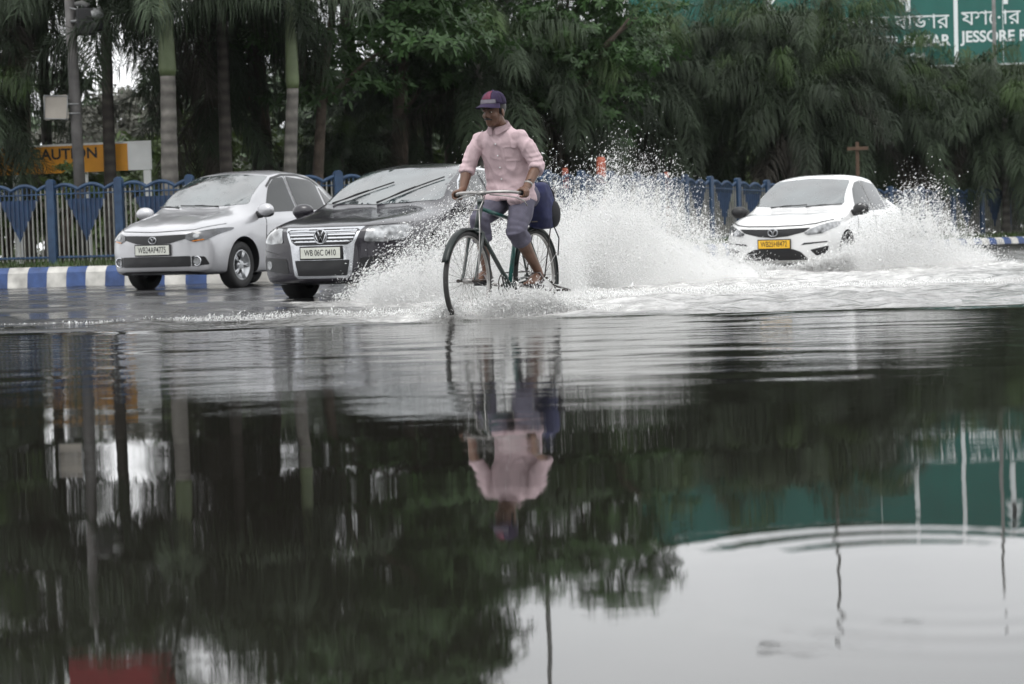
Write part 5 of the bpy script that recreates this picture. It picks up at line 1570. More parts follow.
# cranks: left one points back, right one forward
def crank(a, s):
    e = BB + Vector((math.cos(a) * .168, s * .085, math.sin(a) * .168))
    c = part('crank', bike, M_STEEL, lambda b: tube(b, [BB + Vector((0, s * .055, 0)), BB + Vector((0, s * .075, 0)) , e], [.014, .013, .011], 8))
    p = thing('pedal', None, None); p.parent = bike
    part('block', p, M_TRIM, lambda b: [box(b, e + Vector((dx, s * .06, 0)), (.022, .088, .024), None, .004) for dx in (-.032, .032)])
    part('axle', p, M_STEEL, lambda b: tube(b, [e, e + Vector((0, s * .108, 0))], .007, 8))
    return e
PEL = crank(math.radians(186), 1); PER = crank(math.radians(6), -1)
def chainwheel(b):
    lathe(b, [(.083, -.002), (.092, -.002), (.092, .002), (.083, .002), (.083, -.002)], 40, Matrix.Translation(BB + Vector((0, -.048, 0))) @ Matrix.Rotation(math.pi / 2, 4, 'X'))
    for k in range(5):
        a = k * 2 * math.pi / 5; tube(b, [BB + Vector((0, -.048, 0)), BB + Vector((math.cos(a) * .086, -.048, math.sin(a) * .086))], .006, 6)
part('chainwheel', bike, M_RUST, chainwheel)
part('chain', bike, M_RUST, lambda b: (tube(b, [BB + Vector((.0, -.048, .092)), HUBR + Vector((0, -.048, .035))], (.005, .004), 6), tube(b, [BB + Vector((0, -.048, -.092)), HUBR + Vector((0, -.048, -.035))], (.005, .004), 6)))
def carrier_fn(b):
    for y in (-.07, -.024, .024, .07): tube(b, [Vector((-.26, y, .765)), Vector((-.70, y, .765))], .005, 6)
    for u_ in (-.27, -.48, -.69): tube(b, [Vector((u_, -.075, .765)), Vector((u_, .075, .765))], .005, 6)
    for s in (-1, 1):
        tube(b, [Vector((-.60, s * .072, .765)), HUBR + Vector((-.01, s * .078, .005))], .005, 6)
        tube(b, [Vector((-.26, s * .05, .765)), Vector((-.20, s * .02, .765))], .005, 6)
part('carrier', bike, M_RUST, carrier_fn)
part('stand', bike, M_RUST, lambda b: [tube(b, [HUBR + Vector((-.01, s * .085, -.01)), HUBR + Vector((-.16, s * .095, -.085)), HUBR + Vector((-.40, s * .10, -.125))], .0085, 8) for s in (-1, 1)] + [tube(b, [HUBR + Vector((-.40, -.10, -.125)), HUBR + Vector((-.40, .10, -.125))], .0085, 8)])

# ---- the bag slung over the carrier
M_NAVY = mat('bag_navy_cloth', (0.012, 0.016, 0.062), rough=0.75, var=0.35, vscale=10, bump=0.004, bscale=14)
M_BAGB = mat('bag_black_cloth', (0.010, 0.010, 0.013), rough=0.8, bump=0.003, bscale=16)
bag = thing('bag', 'navy blue cloth bag with black side pocket slung on the bicycle carrier', 'bag', B0, BRZ, None, BK)
BC = Vector((-.46, .06, .765))
def bag_fn(b):
    rows = []
    for w_, a_, c_, du in ((0.0, .085, .065, 0), (.012, .108, .090, 0), (.08, .122, .102, .0), (.18, .120, .100, .006), (.27, .100, .088, .014), (.330, .066, .066, .022), (.35, .03, .03, .026)):
        rows.append([b.verts.new(BC + Vector((du + .92 * a_ * math.copysign(abs(math.cos(t)) ** .55, math.cos(t)), (.90 * c_) * math.copysign(abs(math.sin(t)) ** .55, math.sin(t)), w_ - .055))) for t in np.linspace(0, 2 * math.pi, 33)[:-1]])
    for p, q in zip(rows[:-1], rows[1:]):
        for k in range(32): b.faces.new((p[k], p[(k + 1) % 32], q[(k + 1) % 32], q[k]))
    b.faces.new(rows[0][::-1]); b.faces.new(rows[-1])
bg = bmesh.new(); bag_fn(bg)
fuse('body', bg, .008, M_NAVY, bag, 3, bump=lambda c: .006 * mnoise.noise(c * 11) + .004 * mnoise.noise(c * 26))
part('side_pocket', bag, M_BAGB, lambda b: ellipsoid(b, BC + Vector((-.060, .070, .055)), (.078, .050, .105)))
part('strap', bag, M_BAGB, lambda b: tube(b, [BC + Vector((-.108, .055, .13)), BC + Vector((-.088, .052, .215)), BC + Vector((-.040, .03, .282)), BC + Vector((.025, .0, .300)), BC + Vector((.090, -.04, .20))], (.004, .016), 6))
part('strap', bag, M_SWH, lambda b: tube(b, [BC + Vector((-.125, .070, .155)), BC + Vector((-.09, .105, .160)), BC + Vector((-.02, .118, .158))], (.004, .003), 6))
part('loose_cord', bag, M_BAGB, lambda b: tube(b, [BC + Vector((-.07, .07, -.045)), BC + Vector((-.115, .085, -.13)), BC + Vector((-.10, .08, -.26))], .005, 6))

# ------------------------------------------------------------------ the rider
M_SKIN = mat('skin', (0.120, 0.062, 0.040), rough=0.5, var=0.18, vscale=14, bump=0.001, bscale=120)
M_SHIRT = mat('pink_shirt_cotton', (0.47, 0.355, 0.375), rough=0.85, var=0.10, vscale=9, bump=0.0015, bscale=55)
M_TROU = mat('grey_violet_trousers', (0.088, 0.083, 0.115), rough=0.85, var=0.25, vscale=8, bump=0.002, bscale=45)
M_HAIR = mat('black_hair', (0.008, 0.007, 0.007), rough=0.5, bump=0.003, bscale=80)
M_CAP = mat('cap_purple_cloth', (0.050, 0.034, 0.085), rough=0.8, var=0.2, vscale=18)
M_CAPR = mat('cap_red_cloth', (0.22, 0.065, 0.11), rough=0.8, var=0.25, vscale=18)
M_EYE = mat('eye_white', (0.55, 0.52, 0.48), rough=0.2)
M_IRIS = mat('eye_dark', (0.008, 0.005, 0.004), rough=0.15)
M_SAND = mat('sandal_rubber', (0.035, 0.032, 0.032), rough=0.6)
M_STRAP = mat('sandal_strap_grey', (0.20, 0.18, 0.18), rough=0.6)
man = thing('person', 'man in pink shirt and purple cap riding the green bicycle through the flood', 'person', B0, BRZ, None, BK)
HD = Matrix.Translation((.160, -.005, 1.588)) @ Matrix.Rotation(math.radians(-11), 4, 'Z') @ Matrix.Rotation(math.radians(7), 4, 'Y') @ Matrix.Scale(.94, 4)
hd = lambda x, y, z: HD @ Vector((x, y, z))
HR = HD.to_3x3()
SH = {s: Vector((.075, s * .172, 1.398)) for s in (-1, 1)}
EL = {-1: Vector((.120, -.262, 1.165)), 1: Vector((.040, .274, 1.170))}
GR = {s: Vector((.262, s * .257, .970)) for s in (-1, 1)}
WR = {s: Vector((.195, s * .262, 1.018)) for s in (-1, 1)}
HIP = {s: Vector((-.115, s * .092, .955)) for s in (-1, 1)}
KN = {1: Vector((.125, .130, .705)), -1: Vector((.225, -.115, .800))}
AN = {1: Vector((-.205, .135, .405)), -1: Vector((.105, -.135, .430))}

bm = bmesh.new()
# head
ellipsoid(bm, hd(-.006, 0, .028), (.100, .078, .104), HR)
ellipsoid(bm, hd(.020, 0, -.042), (.076, .064, .092), HR)
ellipsoid(bm, hd(.052, 0, -.100), (.036, .040, .030), HR)
ellipsoid(bm, hd(.072, 0, .004), (.028, .058, .016), HR)
tube(bm, [hd(.082, 0, .0), hd(.098, 0, -.028), hd(.108, 0, -.048)], [.010, .013, .015], 10)
for s in (-1, 1):
    ellipsoid(bm, hd(.096, s * .014, -.050), (.012, .010, .009), HR)
    ellipsoid(bm, hd(.058, s * .040, -.040), (.030, .024, .026), HR)
    ellipsoid(bm, hd(-.008, s * .080, -.028), (.019, .009, .033), HR @ Matrix.Rotation(s * .25, 3, 'Z'))
ellipsoid(bm, hd(.086, 0, -.076), (.012, .027, .008), HR); ellipsoid(bm, hd(.083, 0, -.089), (.012, .023, .008), HR)
tube(bm, [Vector((.075, 0, 1.40)), Vector((.100, 0, 1.48)), hd(-.012, 0, -.06), hd(0, 0, 0)], [.075, .058, .054, .06], 16)
# trunk, hidden by the clothes but carrying the limbs
tube(bm, [Vector((-.125, 0, .90)), Vector((-.10, 0, 1.05)), Vector((-.04, 0, 1.22)), Vector((.04, 0, 1.36)), Vector((.085, 0, 1.43))], [(.10, .13), (.105, .125), (.105, .14), (.09, .15), (.06, .09)], 18, ref=(1, 0, 0))
for s in (-1, 1):
    tube(bm, [Vector((.05, 0, 1.33)), SH[s] + Vector((0, -s * .02, -.045)), SH[s].lerp(EL[s], .5), EL[s], EL[s].lerp(WR[s], .35), WR[s], GR[s] + Vector((-.03, s * .004, .032))], [.045, .044, .043, .042, .041, .029, .026], 14)
    G = GR[s]
    ellipsoid(bm, G + Vector((-.006, s * .012, .028)), (.048, .036, .019), Matrix.Rotation(-s * .25, 3, 'X'))
    for k, off in enumerate((.036, .014, -.008, -.029)):
        L = (.94, 1.05, 1.0, .84)[k]
        tube(bm, [G + Vector((off * .8, s * .026, .030)), G + Vector((off, s * .040 * L, .012)), G + Vector((off, s * .036 * L, -.016)), G + Vector((off, s * .014, -.026)), G + Vector((off, -s * .006, -.022))], [.0105, .0105, .0095, .0088, .008], 8)
    tube(bm, [G + Vector((-.012, -s * .012, .032)), G + Vector((.018, -s * .028, .020)), G + Vector((.040, -s * .026, .002))], [.014, .0115, .0095], 8)
    tube(bm, [Vector((-.115, s * .06, .95)), HIP[s] + Vector((.04, 0, -.02)), HIP[s].lerp(KN[s], .5), KN[s], KN[s].lerp(AN[s], .30), KN[s].lerp(AN[s], .62), AN[s]], [.08, .078, .066, .054, .055, .043, .033], 14)
    A = AN[s]; pt = PEL if s > 0 else PER
    toe = Vector((A.x + .175, A.y + s * .015, pt.z + .030)); heel = Vector((A.x - .045, A.y, pt.z + (.062 if s > 0 else .045)))
    tube(bm, [A, A.lerp(heel, .55) + Vector((.01, 0, 0)), heel + Vector((.008, 0, -.004))], [.034, .036, .030], 12)
    tube(bm, [heel, A.lerp(toe, .30) + Vector((0, 0, -.030)), A.lerp(toe, .68) + Vector((0, 0, -.018)), toe], [(.030, .030), (.036, .036), (.024, .044), (.014, .040)], 12, ref=(0, 0, 1))
    for k in range(5):
        y = -s * .030 + s * .0155 * k
        tube(bm, [toe + Vector((-.02, y, .002)), toe + Vector((.022 - .007 * k, y, .0)), toe + Vector((.036 - .009 * k, y, -.005))], [.011 if k == 0 else .009, .010 if k == 0 else .008, .007], 8)
fuse('body', bm, .0042, M_SKIN, man, 3, .45)

# face details
for s in (-1, 1):
    e = part('eye', man, M_EYE, lambda b: ellipsoid(b, hd(.0815, s * .031, -.013), (.009, .0115, .0045), HR))
    part('iris', e, M_IRIS, lambda b: ellipsoid(b, hd(.0895, s * .031, -.013), (.0045, .0058, .0045), HR))
    part('eyebrow', man, M_HAIR, lambda b: tube(b, [hd(.100, s * .015, .011), hd(.098, s * .032, .017), hd(.086, s * .050, .012)], [(.003, .005), (.0035, .006), (.002, .004)], 8))
part('moustache', man, M_HAIR, lambda b: tube(b, [hd(.082, -.036, -.073), hd(.097, -.018, -.0645), hd(.1015, 0, -.0625), hd(.097, .018, -.0645), hd(.082, .036, -.073)], [(.003, .004), (.0055, .008), (.005, .007), (.0055, .008), (.003, .004)], 8))
def hair_fn(b):
    ellipsoid(b, hd(-.016, 0, .024), (.099, .0825, .098), HR, 28, 20)
    inv = HD.inverted()
    for v in list(b.verts):
        q = inv @ v.co
        if q.x > .045 - .25 * max(0, .02 - q.z) or q.z < -.055 + .2 * max(0, q.x): b.verts.remove(v)
    bmesh.ops.solidify(b, geom=b.faces[:], thickness=.006)
part('hair', man, M_HAIR, hair_fn)
# cap: crown of six panels, the front left one red, pale front band, curved dark peak
capT = HD @ Matrix.Translation((-.004, 0, .040)) @ Matrix.Rotation(math.radians(-4), 4, 'Y')
cap = thing('cap', None, None); cap.parent = man
def crown_fn(a0, a1):
    def fn(b):
        rows = []
        for t in np.linspace(0, math.pi / 2 * .985, 12):
            rows.append([b.verts.new(capT @ Vector((.113 * math.cos(t) ** .80 * math.cos(a), .092 * math.cos(t) ** .80 * math.sin(a), .103 * math.sin(t) ** .9 + .004 * math.cos(6 * a)))) for a in np.linspace(a0, a1, 14)])
        for p, q in zip(rows[:-1], rows[1:]):
            for k in range(13): b.faces.new((p[k], p[k + 1], q[k + 1], q[k]))
        bmesh.ops.solidify(b, geom=b.faces[:], thickness=-.003)
    return fn
for k in range(6):
    a0 = math.radians(-90 + 60 * k)
    part('panel', cap, M_CAPR if k == 1 else M_CAP, crown_fn(a0, a0 + math.radians(60.2)))
part('button', cap, M_CAP, lambda b: ellipsoid(b, capT @ Vector((0, 0, .106)), (.012, .012, .006)))
def arcstrip(b, r0, r1, z0, z1, a0, a1, droop):
    rows = []
    for i in range(7):
        t = i / 6
        rows.append([b.verts.new(capT @ Vector(((.112 + (r1 - r0) * t * math.cos(a) ** .6) * math.cos(a) if True else 0, (.093 + .012 * t) * math.sin(a), z0 + (z1 - z0) * t - droop * (abs(math.sin(a)) ** 2) * (0.4 + .6 * t)))) for a in np.linspace(a0, a1, 25)])
    for p, q in zip(rows[:-1], rows[1:]):
        for k in range(24): b.faces.new((p[k], p[k + 1], q[k + 1], q[k]))
    bmesh.ops.solidify(b, geom=b.faces[:], thickness=-.004)
part('peak', cap, M_CAP, lambda b: arcstrip(b, 0, .088, .010, -.018, -1.25, 1.25, .016))
def band_fn(b):
    rows = []
    for t in np.linspace(.02, .34, 6):
        rows.append([b.verts.new(capT @ Vector((.1165 * math.cos(t) ** .80 * math.cos(a), .0955 * math.cos(t) ** .80 * math.sin(a), .103 * math.sin(t) ** .9 + .002))) for a in np.linspace(-.62, .95, 16)])
    for p, q in zip(rows[:-1], rows[1:]):
        for k in range(15): b.faces.new((p[k], p[k + 1], q[k + 1], q[k]))
    bmesh.ops.solidify(b, geom=b.faces[:], thickness=.003)
part('front_band', cap, mat('cap_pale_cloth', (.30, .28, .33), rough=.8, var=.2, vscale=20), band_fn)

# shirt
bm = bmesh.new()
tube(bm, [Vector((-.065, 0, .925)), Vector((-.070, 0, .985)), Vector((-.062, 0, 1.08)), Vector((-.028, 0, 1.20)), Vector((.022, 0, 1.31)), Vector((.058, 0, 1.385)), Vector((.080, 0, 1.435)), Vector((.095, 0, 1.475))],
     [(.140, .198), (.138, .190), (.128, .178), (.124, .180), (.117, .186), (.104, .174), (.082, .118), (.063, .068)], 26, ref=(1, 0, 0))
ellipsoid(bm, (-.005, .10, .935), (.10, .085, .05)); ellipsoid(bm, (.02, -.10, .945), (.11, .085, .055)); ellipsoid(bm, (.050, .085, .930), (.022, .045, .048)); ellipsoid(bm, (.062, -.10, .928), (.022, .045, .045))
for s in (-1, 1):
    ellipsoid(bm, SH[s] + Vector((-.004, -s * .020, -.014)), (.066, .066, .054))
    cu = EL[s].lerp(WR[s], .16)
    tube(bm, [SH[s] + Vector((0, -s * .075, -.060)), SH[s] + Vector((0, -s * .004, -.034)), SH[s].lerp(EL[s], .42) + Vector((0, s * .004, 0)), SH[s].lerp(EL[s], .85), EL[s] + Vector((-.004, s * .004, 0)), cu], [.054, .060, .058, .053, .053, .050], 16)
    d_ = (WR[s] - EL[s]).normalized()
    tube(bm, [cu - d_ * .05, cu - d_ * .042, cu + d_ * .004, cu + d_ * .012], [.048, .0575, .0575, .048], 16)
def folds(c):
    q = Vector((c.x * 9, c.y * 9, c.z * 5))
    f = .0065 * mnoise.noise(q) + .0038 * mnoise.noise(q * 2.3 + Vector((3, 1, 7)))
    # sagging creases at the waist and the crook of the elbows
    w_ = math.exp(-((c.z - 1.04) / .09) ** 2)
    f += .0032 * w_ * math.sin(c.z * 80 + 22 * c.y * (1 if c.y > 0 else -.6) + 7 * mnoise.noise(q * .6))
    f += .0045 * mnoise.noise(Vector((c.x * 4 + c.y * 14, c.y * 5, c.z * 3.2 + c.y * 6)))
    e = math.exp(-((abs(c.y) - .29) / .06) ** 2) * math.exp(-((c.z - 1.21) / .06) ** 2)
    rg = 1 - 2.4 * abs(mnoise.noise(Vector((c.x * 5 + c.y * 3, c.y * 9, c.z * 5 - c.y * 7)) + Vector((9, 2, 5))))
    f += .007 * max(0, rg) ** 2
    rg = 1 - 2.6 * abs(mnoise.noise(Vector((c.x * 9, c.y * 14 + c.z * 6, c.z * 8)) + Vector((1, 7, 3))))
    f += .004 * max(0, rg) ** 2
    if c.x > -.02 + (c.z - .95) * .25 and abs(c.y) < .0175: f += .0024            # button placket
    if c.x > .05 and c.z > 1.2 and abs(max(abs(c.y - .100) - .045, abs(c.z - 1.265) - .050)) < .006: f += .0026   # pocket seam
    return f + .0035 * e * math.sin(c.z * 170 + c.x * 40)
shirt = fuse('shirt', bm, .0065, M_SHIRT, man, 4, .5, folds)
def collar_fn(b):
    rows = []
    for t, (r, z) in enumerate(((.064, .0), (.068, .020), (.078, .006), (.088, -.018))):
        rows.append([b.verts.new(Vector((.098 + (r + .002) * math.cos(a) * 1.02, r * 1.02 * math.sin(a), 1.470 + z - .030 * math.cos(a) - (.022 if t == 3 else 0) * max(0, math.cos(a)) ** 3))) for a in np.linspace(.16, 2 * math.pi - .16, 40)])
    for p, q in zip(rows[:-1], rows[1:]):
        for k in range(39): b.faces.new((p[k], p[k + 1], q[k + 1], q[k]))
    bmesh.ops.solidify(b, geom=b.faces[:], thickness=.003)
part('collar', man, M_SHIRT, collar_fn)
# placket, buttons, pocket lie on the shirt
_sb = bmesh.new(); _sb.from_mesh(shirt.data); _st = BVHTree.FromBMesh(_sb); _sb.free()
def on_shirt(y, z, off):
    p, n, _, _ = _st.ray_cast(Vector((1.0, y, z)), Vector((-1, 0, 0)))
    return p + n * off, n
def btn(b):
    for z in (1.00, 1.085, 1.17, 1.255, 1.34):
        p, n = on_shirt(0, z, .006); ellipsoid(b, p, (.003, .0055, .0055), None, 10, 6)
part('buttons', man, M_SWH, btn)
# trousers rolled to the knee
bm = bmesh.new()
ellipsoid(bm, (-.125, 0, .955), (.145, .168, .095))
for s in (-1, 1):
    hem = KN[s].lerp(AN[s], .26 if s > 0 else .42)
    tube(bm, [HIP[s] + Vector((-.04, 0, .01)), HIP[s] + Vector((.06, s * .004, -.020)), HIP[s].lerp(KN[s], .55) + Vector((0, 0, -.004)), HIP[s].lerp(KN[s], .88), KN[s] + Vector((.004, 0, -.01)), KN[s].lerp(hem, .6), hem], [.105, .102, .092, .080, .077, .073, .070], 18)
    d_ = (AN[s] - KN[s]).normalized()
    tube(bm, [hem - d_ * .045, hem - d_ * .036, hem + d_ * .004, hem + d_ * .012], [.066, .076, .076, .064], 18)
def tfold(c):
    q = c * 10
    k = min((c - KN[1]).length, (c - KN[-1]).length)
    return .0055 * mnoise.noise(q) + .003 * mnoise.noise(q * 2.4) + .004 * math.exp(-(k / .10) ** 2) * math.sin(110 * (c.z - .4 * c.x) + 3 * mnoise.noise(q * .6))
fuse('trousers', bm, .0065, M_TROU, man, 4, .5, tfold)
for s in (-1, 1):
    A = AN[s]; pt = PEL if s > 0 else PER
    so = part('sandal', man, M_SAND, lambda b: tube(b, [Vector((A.x - .085, A.y, pt.z + (.030 if s > 0 else .018))), Vector((A.x - .03, A.y, pt.z + (.027 if s > 0 else .017))), Vector((A.x + .08, A.y + s * .008, pt.z + .019)), Vector((A.x + .17, A.y + s * .014, pt.z + .016)), Vector((A.x + .215, A.y + s * .010, pt.z + .018))], [(.006, .018), (.010, .036), (.009, .040), (.009, .046), (.006, .020)], 14, ref=(0, 0, 1)))
    part('strap', so, M_STRAP, lambda b: (tube(b, [Vector((A.x + .09, A.y - .052, pt.z + .02)), Vector((A.x + .085, A.y - .03, pt.z + .068)), Vector((A.x + .085, A.y + .03, pt.z + .066)), Vector((A.x + .09, A.y + .058, pt.z + .02))], (.004, .020), 8, ref=(0, 0, 1)),
        tube(b, [Vector((A.x - .01, A.y - .045, pt.z + .04)), Vector((A.x + .02, A.y - .03, A.z - .02)), Vector((A.x + .02, A.y + .03, A.z - .02)), Vector((A.x - .01, A.y + .045, pt.z + .04))], (.004, .012), 8, ref=(0, 0, 1))))
# watch on the left wrist
Wp = WR[1].lerp(EL[1], .12); dw = (WR[1] - EL[1]).normalized()
wt = part('wristwatch', man, M_STEEL, lambda b: tube(b, [Wp - dw * .008, Wp + dw * .008], .033, 18))
part('dial', wt, M_TRIM, lambda b: ellipsoid(b, Wp + Vector((.0, .012, .031)), (.014, .016, .006)))

# ------------------------------------------------------------------ spray: individual drops thrown up by the wheels
M_DROP = bpy.data.materials.new('spray_drops')
M_DROP.use_nodes = True
def _drop():
    t = M_DROP.node_tree; b = t.nodes['Principled BSDF']
    b.inputs['Base Color'].default_value = (0.985, 0.985, 0.98, 1)
    b.inputs['Roughness'].default_value = 0.25
    tr = t.nodes.new('ShaderNodeBsdfTranslucent'); tr.inputs[0].default_value = (0.99, 0.99, 0.985, 1)
    mx = t.nodes.new('ShaderNodeMixShader'); mx.inputs[0].default_value = 0.6
    t.links.new(b.outputs[0], mx.inputs[1]); t.links.new(tr.outputs[0], mx.inputs[2])
    t.links.new(mx.outputs[0], t.nodes['Material Output'].inputs[0])
_drop()
RS = np.random.default_rng(99)
_ang = RS.uniform(0, 6.28, (24, 3))
def value_noise(P, f, seed):
    """Cheap smooth noise in [0, 1] from summed sines."""
    r = np.random.default_rng(seed); z = np.zeros(len(P))
    for _ in range(7):
        k = r.normal(size=3); k = k / np.linalg.norm(k) * f * r.uniform(.6, 1.7)
        z += np.sin(P @ k + r.uniform(0, 6.28))
    return 0.5 + 0.5 * np.tanh(z / 2.2)

TET = np.array([[1, 1, 1], [1, -1, -1], [-1, 1, -1], [-1, -1, 1]], float) / 1.25
def drops(name, P, r, label, stretch=None):
    n = len(P)
    q = RS.normal(size=(n, 4)); q /= np.linalg.norm(q, axis=1)[:, None]
    w, x, y, z = q.T
    R = np.stack([1 - 2 * (y * y + z * z), 2 * (x * y - w * z), 2 * (x * z + w * y), 2 * (x * y + w * z), 1 - 2 * (x * x + z * z), 2 * (y * z - w * x),
                  2 * (x * z - w * y), 2 * (y * z + w * x), 1 - 2 * (x * x + y * y)], 1).reshape(n, 3, 3)
    L = np.einsum('nij,kj->nki', R, TET) * r[:, None, None]
    if stretch is not None:
        d = stretch / np.linalg.norm(stretch, axis=1)[:, None]
        L = L + d[:, None, :] * (np.einsum('nki,ni->nk', L, d) * RS.uniform(0.0, 2.8, (n, 1)))[:, :, None]
    V = (P[:, None, :] + L).reshape(-1, 3)
    b = np.arange(n)[:, None] * 4
    F = np.concatenate([b + np.array([[0, 1, 2]]), b + np.array([[0, 3, 1]]), b + np.array([[0, 2, 3]]), b + np.array([[1, 3, 2]])])
    o = npobj(name, V, F, M_DROP)
    tag(o, label, 'spray', kind='stuff')
    return o

def fingers(px_, seed):
    r = np.random.default_rng(seed); z = np.zeros_like(px_)
    for lam, a in ((60, .06), (31, .07), (17, .07), (9, .06)):
        z += a * np.sin(px_ / lam * 6.28 * r.uniform(.8, 1.2) + r.uniform(0, 6.28))
    return 1 + z
def curtain(n, prof, d, thick, pw, seed, lean, clump, over, soft):
    """Drops in a wall of thrown water. prof: (pixel x, crest height, density) along the wall; d its depth at both ends."""
    prof = np.array(prof, float)
    xs = np.linspace(prof[0, 0], prof[-1, 0], 400)
    H = np.interp(xs, prof[:, 0], prof[:, 1]); D = np.interp(xs, prof[:, 0], prof[:, 2]) * np.maximum(H, .1)
    c = np.cumsum(D); c /= c[-1]
    m_ = int(n * 2.2)
    px_ = np.interp(RS.random(m_), c, xs)
    h = np.interp(px_, prof[:, 0], prof[:, 1]) * fingers(px_, seed)
    u = RS.random(m_)
    e = np.exp(RS.normal(0, soft, m_))
    zz = h * (u ** pw) * e
    far = RS.random(m_) < over
    zz = np.where(far, h * (0.70 + RS.exponential(0.20, m_)), zz)
    px2 = px_ + RS.normal(0, 6, m_) * (1 + 1.5 * far)
    dd = np.interp(px_, [prof[0, 0], prof[-1, 0]], d) + RS.normal(0, thick, m_) * (0.75 + 0.35 * zz) * np.minimum(1, h / .5)
    X = (px2 - CX) / FPX * dd + lean * zz
    P = np.stack([X, dd, zz - 0.01], 1)
    g = value_noise(P * np.array([1, .6, .45]), 6, seed) * .5 + value_noise(P * np.array([1.2, .6, .6]), 17, seed + 1) * .5
    rel = zz / np.maximum(h, .05)
    keep = g + RS.random(m_) * (1 - clump) > 0.55 * (0.35 + 0.8 * rel)
    return P[keep][:n], rel[keep][:n]
def plume(name, label, n, prof, d, thick, pw, seed, rmin, rmax, lean=0.0, clump=.55, over=.05, vel=(0.5, 0, 1), soft=.22, big=.05):
    P, rel = curtain(n, prof, d, thick, pw, seed, lean, clump, over, soft)
    r = RS.uniform(rmin, rmax, len(P)) * np.exp(RS.normal(0, .22, len(P)))
    r = np.where(RS.random(len(P)) < big * (.3 + 1.4 * rel), r * RS.uniform(1.5, 2.6, len(P)), r)
    v = np.array(vel)[None, :] + RS.normal(0, .5, (len(P), 3))
    return drops(name, P, r, label, v)

# tall white plume between the bicycle and the white car
plume('spray', 'tall white plume of spray between the cyclist and the white car', 170000,
      [(530, .70, .8), (555, .84, 1.1), (580, .88, 1.2), (605, .94, 1.2), (628, 1.02, 1.0), (648, 1.06, .8), (668, .98, .5), (688, .86, .42), (705, .66, .45), (725, .46, .5), (745, .28, .5), (770, .16, .3)],
      (22.0, 24.2), .95, .85, 5, .0016, .0030, lean=.02, clump=.45, over=.04, vel=(.5, 0, 1.2), soft=.22, big=.045)
# veil thrown by the dark car's front wheel
plume('spray', 'thin veil of spray thrown across the dark car by its front wheel', 120000,
      [(335, .08, .2), (355, .17, .5), (375, .31, 1.0), (400, .42, .9), (425, .58, .6), (448, .76, .5), (470, .88, .5), (492, .88, .8), (515, .82, 1.1), (545, .76, 1.2), (585, .70, .9)],
      (19.0, 20.2), .45, 1.55, 15, .0014, .0028, lean=.03, clump=.5, over=.06, vel=(.9, 0, .8), soft=.26, big=.08)
# fan behind the white car
plume('spray', 'brownish fan of spray and flying drops behind the right side of the white car', 75000,
      [(832, .14, .5), (846, .26, .9), (858, .40, 1.0), (880, .58, .9), (905, .74, .7), (930, .76, .55), (950, .68, .45), (968, .46, .30), (985, .28, .18), (1000, .12, .08), (1015, .05, .03)],
      (26.4, 28.4), .75, 1.15, 25, .0018, .0035, lean=.05, clump=.6, over=.10, vel=(1, .3, .8), soft=.30, big=.09)
# low wash round the white car's nose, the bicycle wheels and the near edge of the wake
plume('spray', 'low wash of drops along the white car nose', 24000, [(715, .24, 1), (740, .13, .7), (790, .09, .4), (830, .17, .9), (855, .30, 1)], (26.0, 25.7), .16, 1.4, 35, .0022, .0042, vel=(.3, -.4, .6))
plume('spray', 'splashing drops round the two bicycle wheels', 42000,
      [(428, .05, .4), (438, .11, 1.1), (448, .17, 2.0), (458, .16, 1.7), (475, .12, 1.0), (490, .15, 1.1), (505, .19, 1.3), (520, .15, 1.0), (540, .18, 1.2), (556, .14, 1.1), (575, .08, .7), (600, .03, .4)],
      (14.85, 15.8), .12, 1.35, 45, .0012, .0026, vel=(.3, 0, 1), soft=.3, big=.08)
plume('spray', 'small drops scattered over the churned water left of the bicycle', 5000,
      [(0, .02, .3), (120, .03, .4), (230, .05, .7), (300, .06, .9), (380, .07, 1.0), (450, .05, .6)], (16.5, 16.0), .8, 1.3, 55, .0014, .0030)
plume('spray', 'small drops scattered over the churned water right of the bicycle', 14000,
      [(560, .09, 1.0), (650, .07, .9), (760, .07, .9), (870, .05, .8), (1024, .03, .5)], (18.5, 20.0), 1.5, 1.4, 65, .0018, .0038)

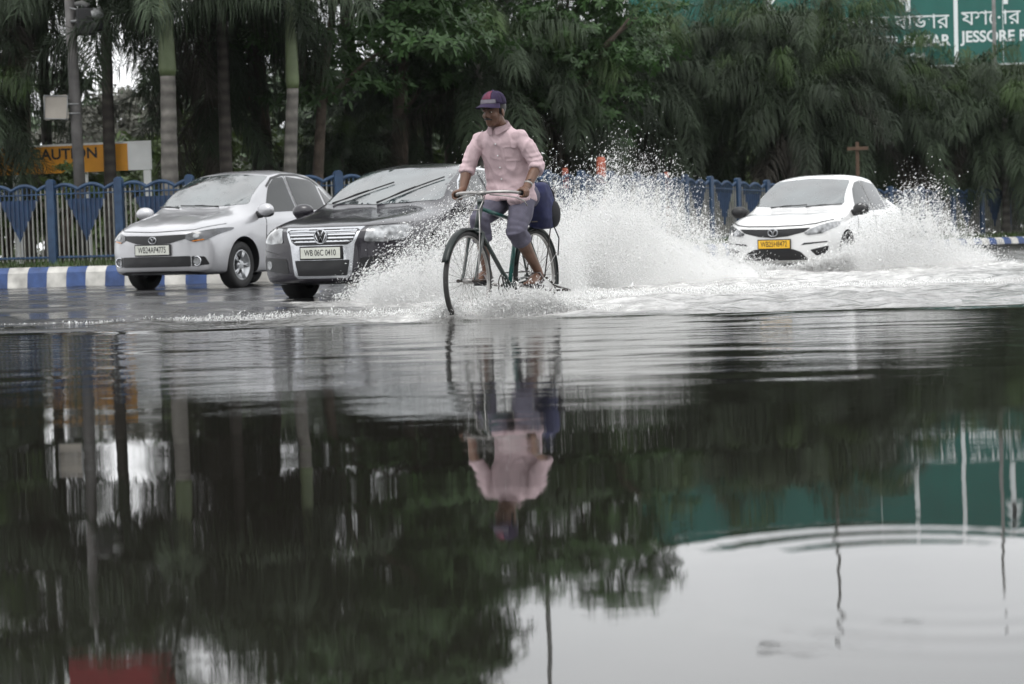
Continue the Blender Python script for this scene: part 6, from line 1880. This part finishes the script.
# fine mist hanging inside the thrown water
def mist(label, prof, d, thick, dens, voxel=.055):
    """Closed lumpy body of even mist; prof = (pixel x, height)."""
    r = random.Random(int(prof[0][0]))
    bm = bmesh.new()
    P = np.array(prof, float)
    for px_ in np.arange(P[0, 0], P[-1, 0], 9.0):
        h = float(np.interp(px_, P[:, 0], P[:, 1])); dd = float(np.interp(px_, [P[0, 0], P[-1, 0]], d))
        z = 0.0
        while z < h:
            t = z / max(h, .05)
            ra = (0.16 + .05 * r.random()) * (1 - .45 * t)
            ellipsoid(bm, ((px_ - CX) / FPX * dd + r.uniform(-.05, .05), dd + r.uniform(-.1, .1) * thick, z), (ra * 1.1, thick * (1 - .75 * t) * r.uniform(.8, 1.1), ra), None, 10, 8)
            z += .13
    M = bpy.data.materials.new('mist'); M.use_nodes = True
    t = M.node_tree; t.nodes.clear()
    o_ = t.nodes.new('ShaderNodeOutputMaterial'); v = t.nodes.new('ShaderNodeVolumePrincipled')
    v.inputs['Color'].default_value = (.985, .985, .98, 1); v.inputs['Density'].default_value = dens; v.inputs['Anisotropy'].default_value = .2
    t.links.new(v.outputs[0], o_.inputs['Volume'])
    o = fuse('mist', bm, voxel, M, None, 8, .6, bump=lambda c: .035 * mnoise.noise(c * 5) + .02 * mnoise.noise(c * 11))
    tag(o, label, 'mist', kind='stuff')
mist('white mist inside the tall spray plume beside the cyclist', [(530, .50), (560, .66), (585, .74), (610, .80), (640, .78), (662, .60), (690, .34), (720, .18), (750, .08)], (22.1, 24.2), 1.2, 2.2)
mist('denser white mist low in the spray plume beside the cyclist', [(520, .34), (560, .44), (600, .50), (635, .48), (660, .36), (690, .20), (720, .08)], (22.0, 24.0), .8, 3.2)
mist('thin mist over the front wheel of the dark car', [(365, .10), (395, .26), (430, .40), (470, .52), (520, .58), (575, .5)], (19.2, 20.2), .55, 1.5)
mist('pale mist behind the right side of the white car', [(840, .14), (862, .28), (890, .40), (925, .38), (955, .24), (990, .08)], (26.6, 28.2), .8, 1.4)

# rain haze: even air round the whole scene
bm = bmesh.new(); box(bm, (0, 75, 6.5), (308, 260, 16.5), None)
hz = obj('haze', bm, None, None, smooth_=False)
hz.data.materials.clear()
M = bpy.data.materials.new('rain_haze'); M.use_nodes = True
t = M.node_tree; t.nodes.clear()
o_ = t.nodes.new('ShaderNodeOutputMaterial'); v = t.nodes.new('ShaderNodeVolumePrincipled')
v.inputs['Color'].default_value = (.92, .95, 1.0, 1); v.inputs['Density'].default_value = 0.0001; v.inputs['Anisotropy'].default_value = .3
t.links.new(v.outputs[0], o_.inputs['Volume'])
hz.data.materials.append(M)
hz['kind'] = 'stuff'; hz['label'] = 'thin pale rain haze hanging over the whole flooded road'
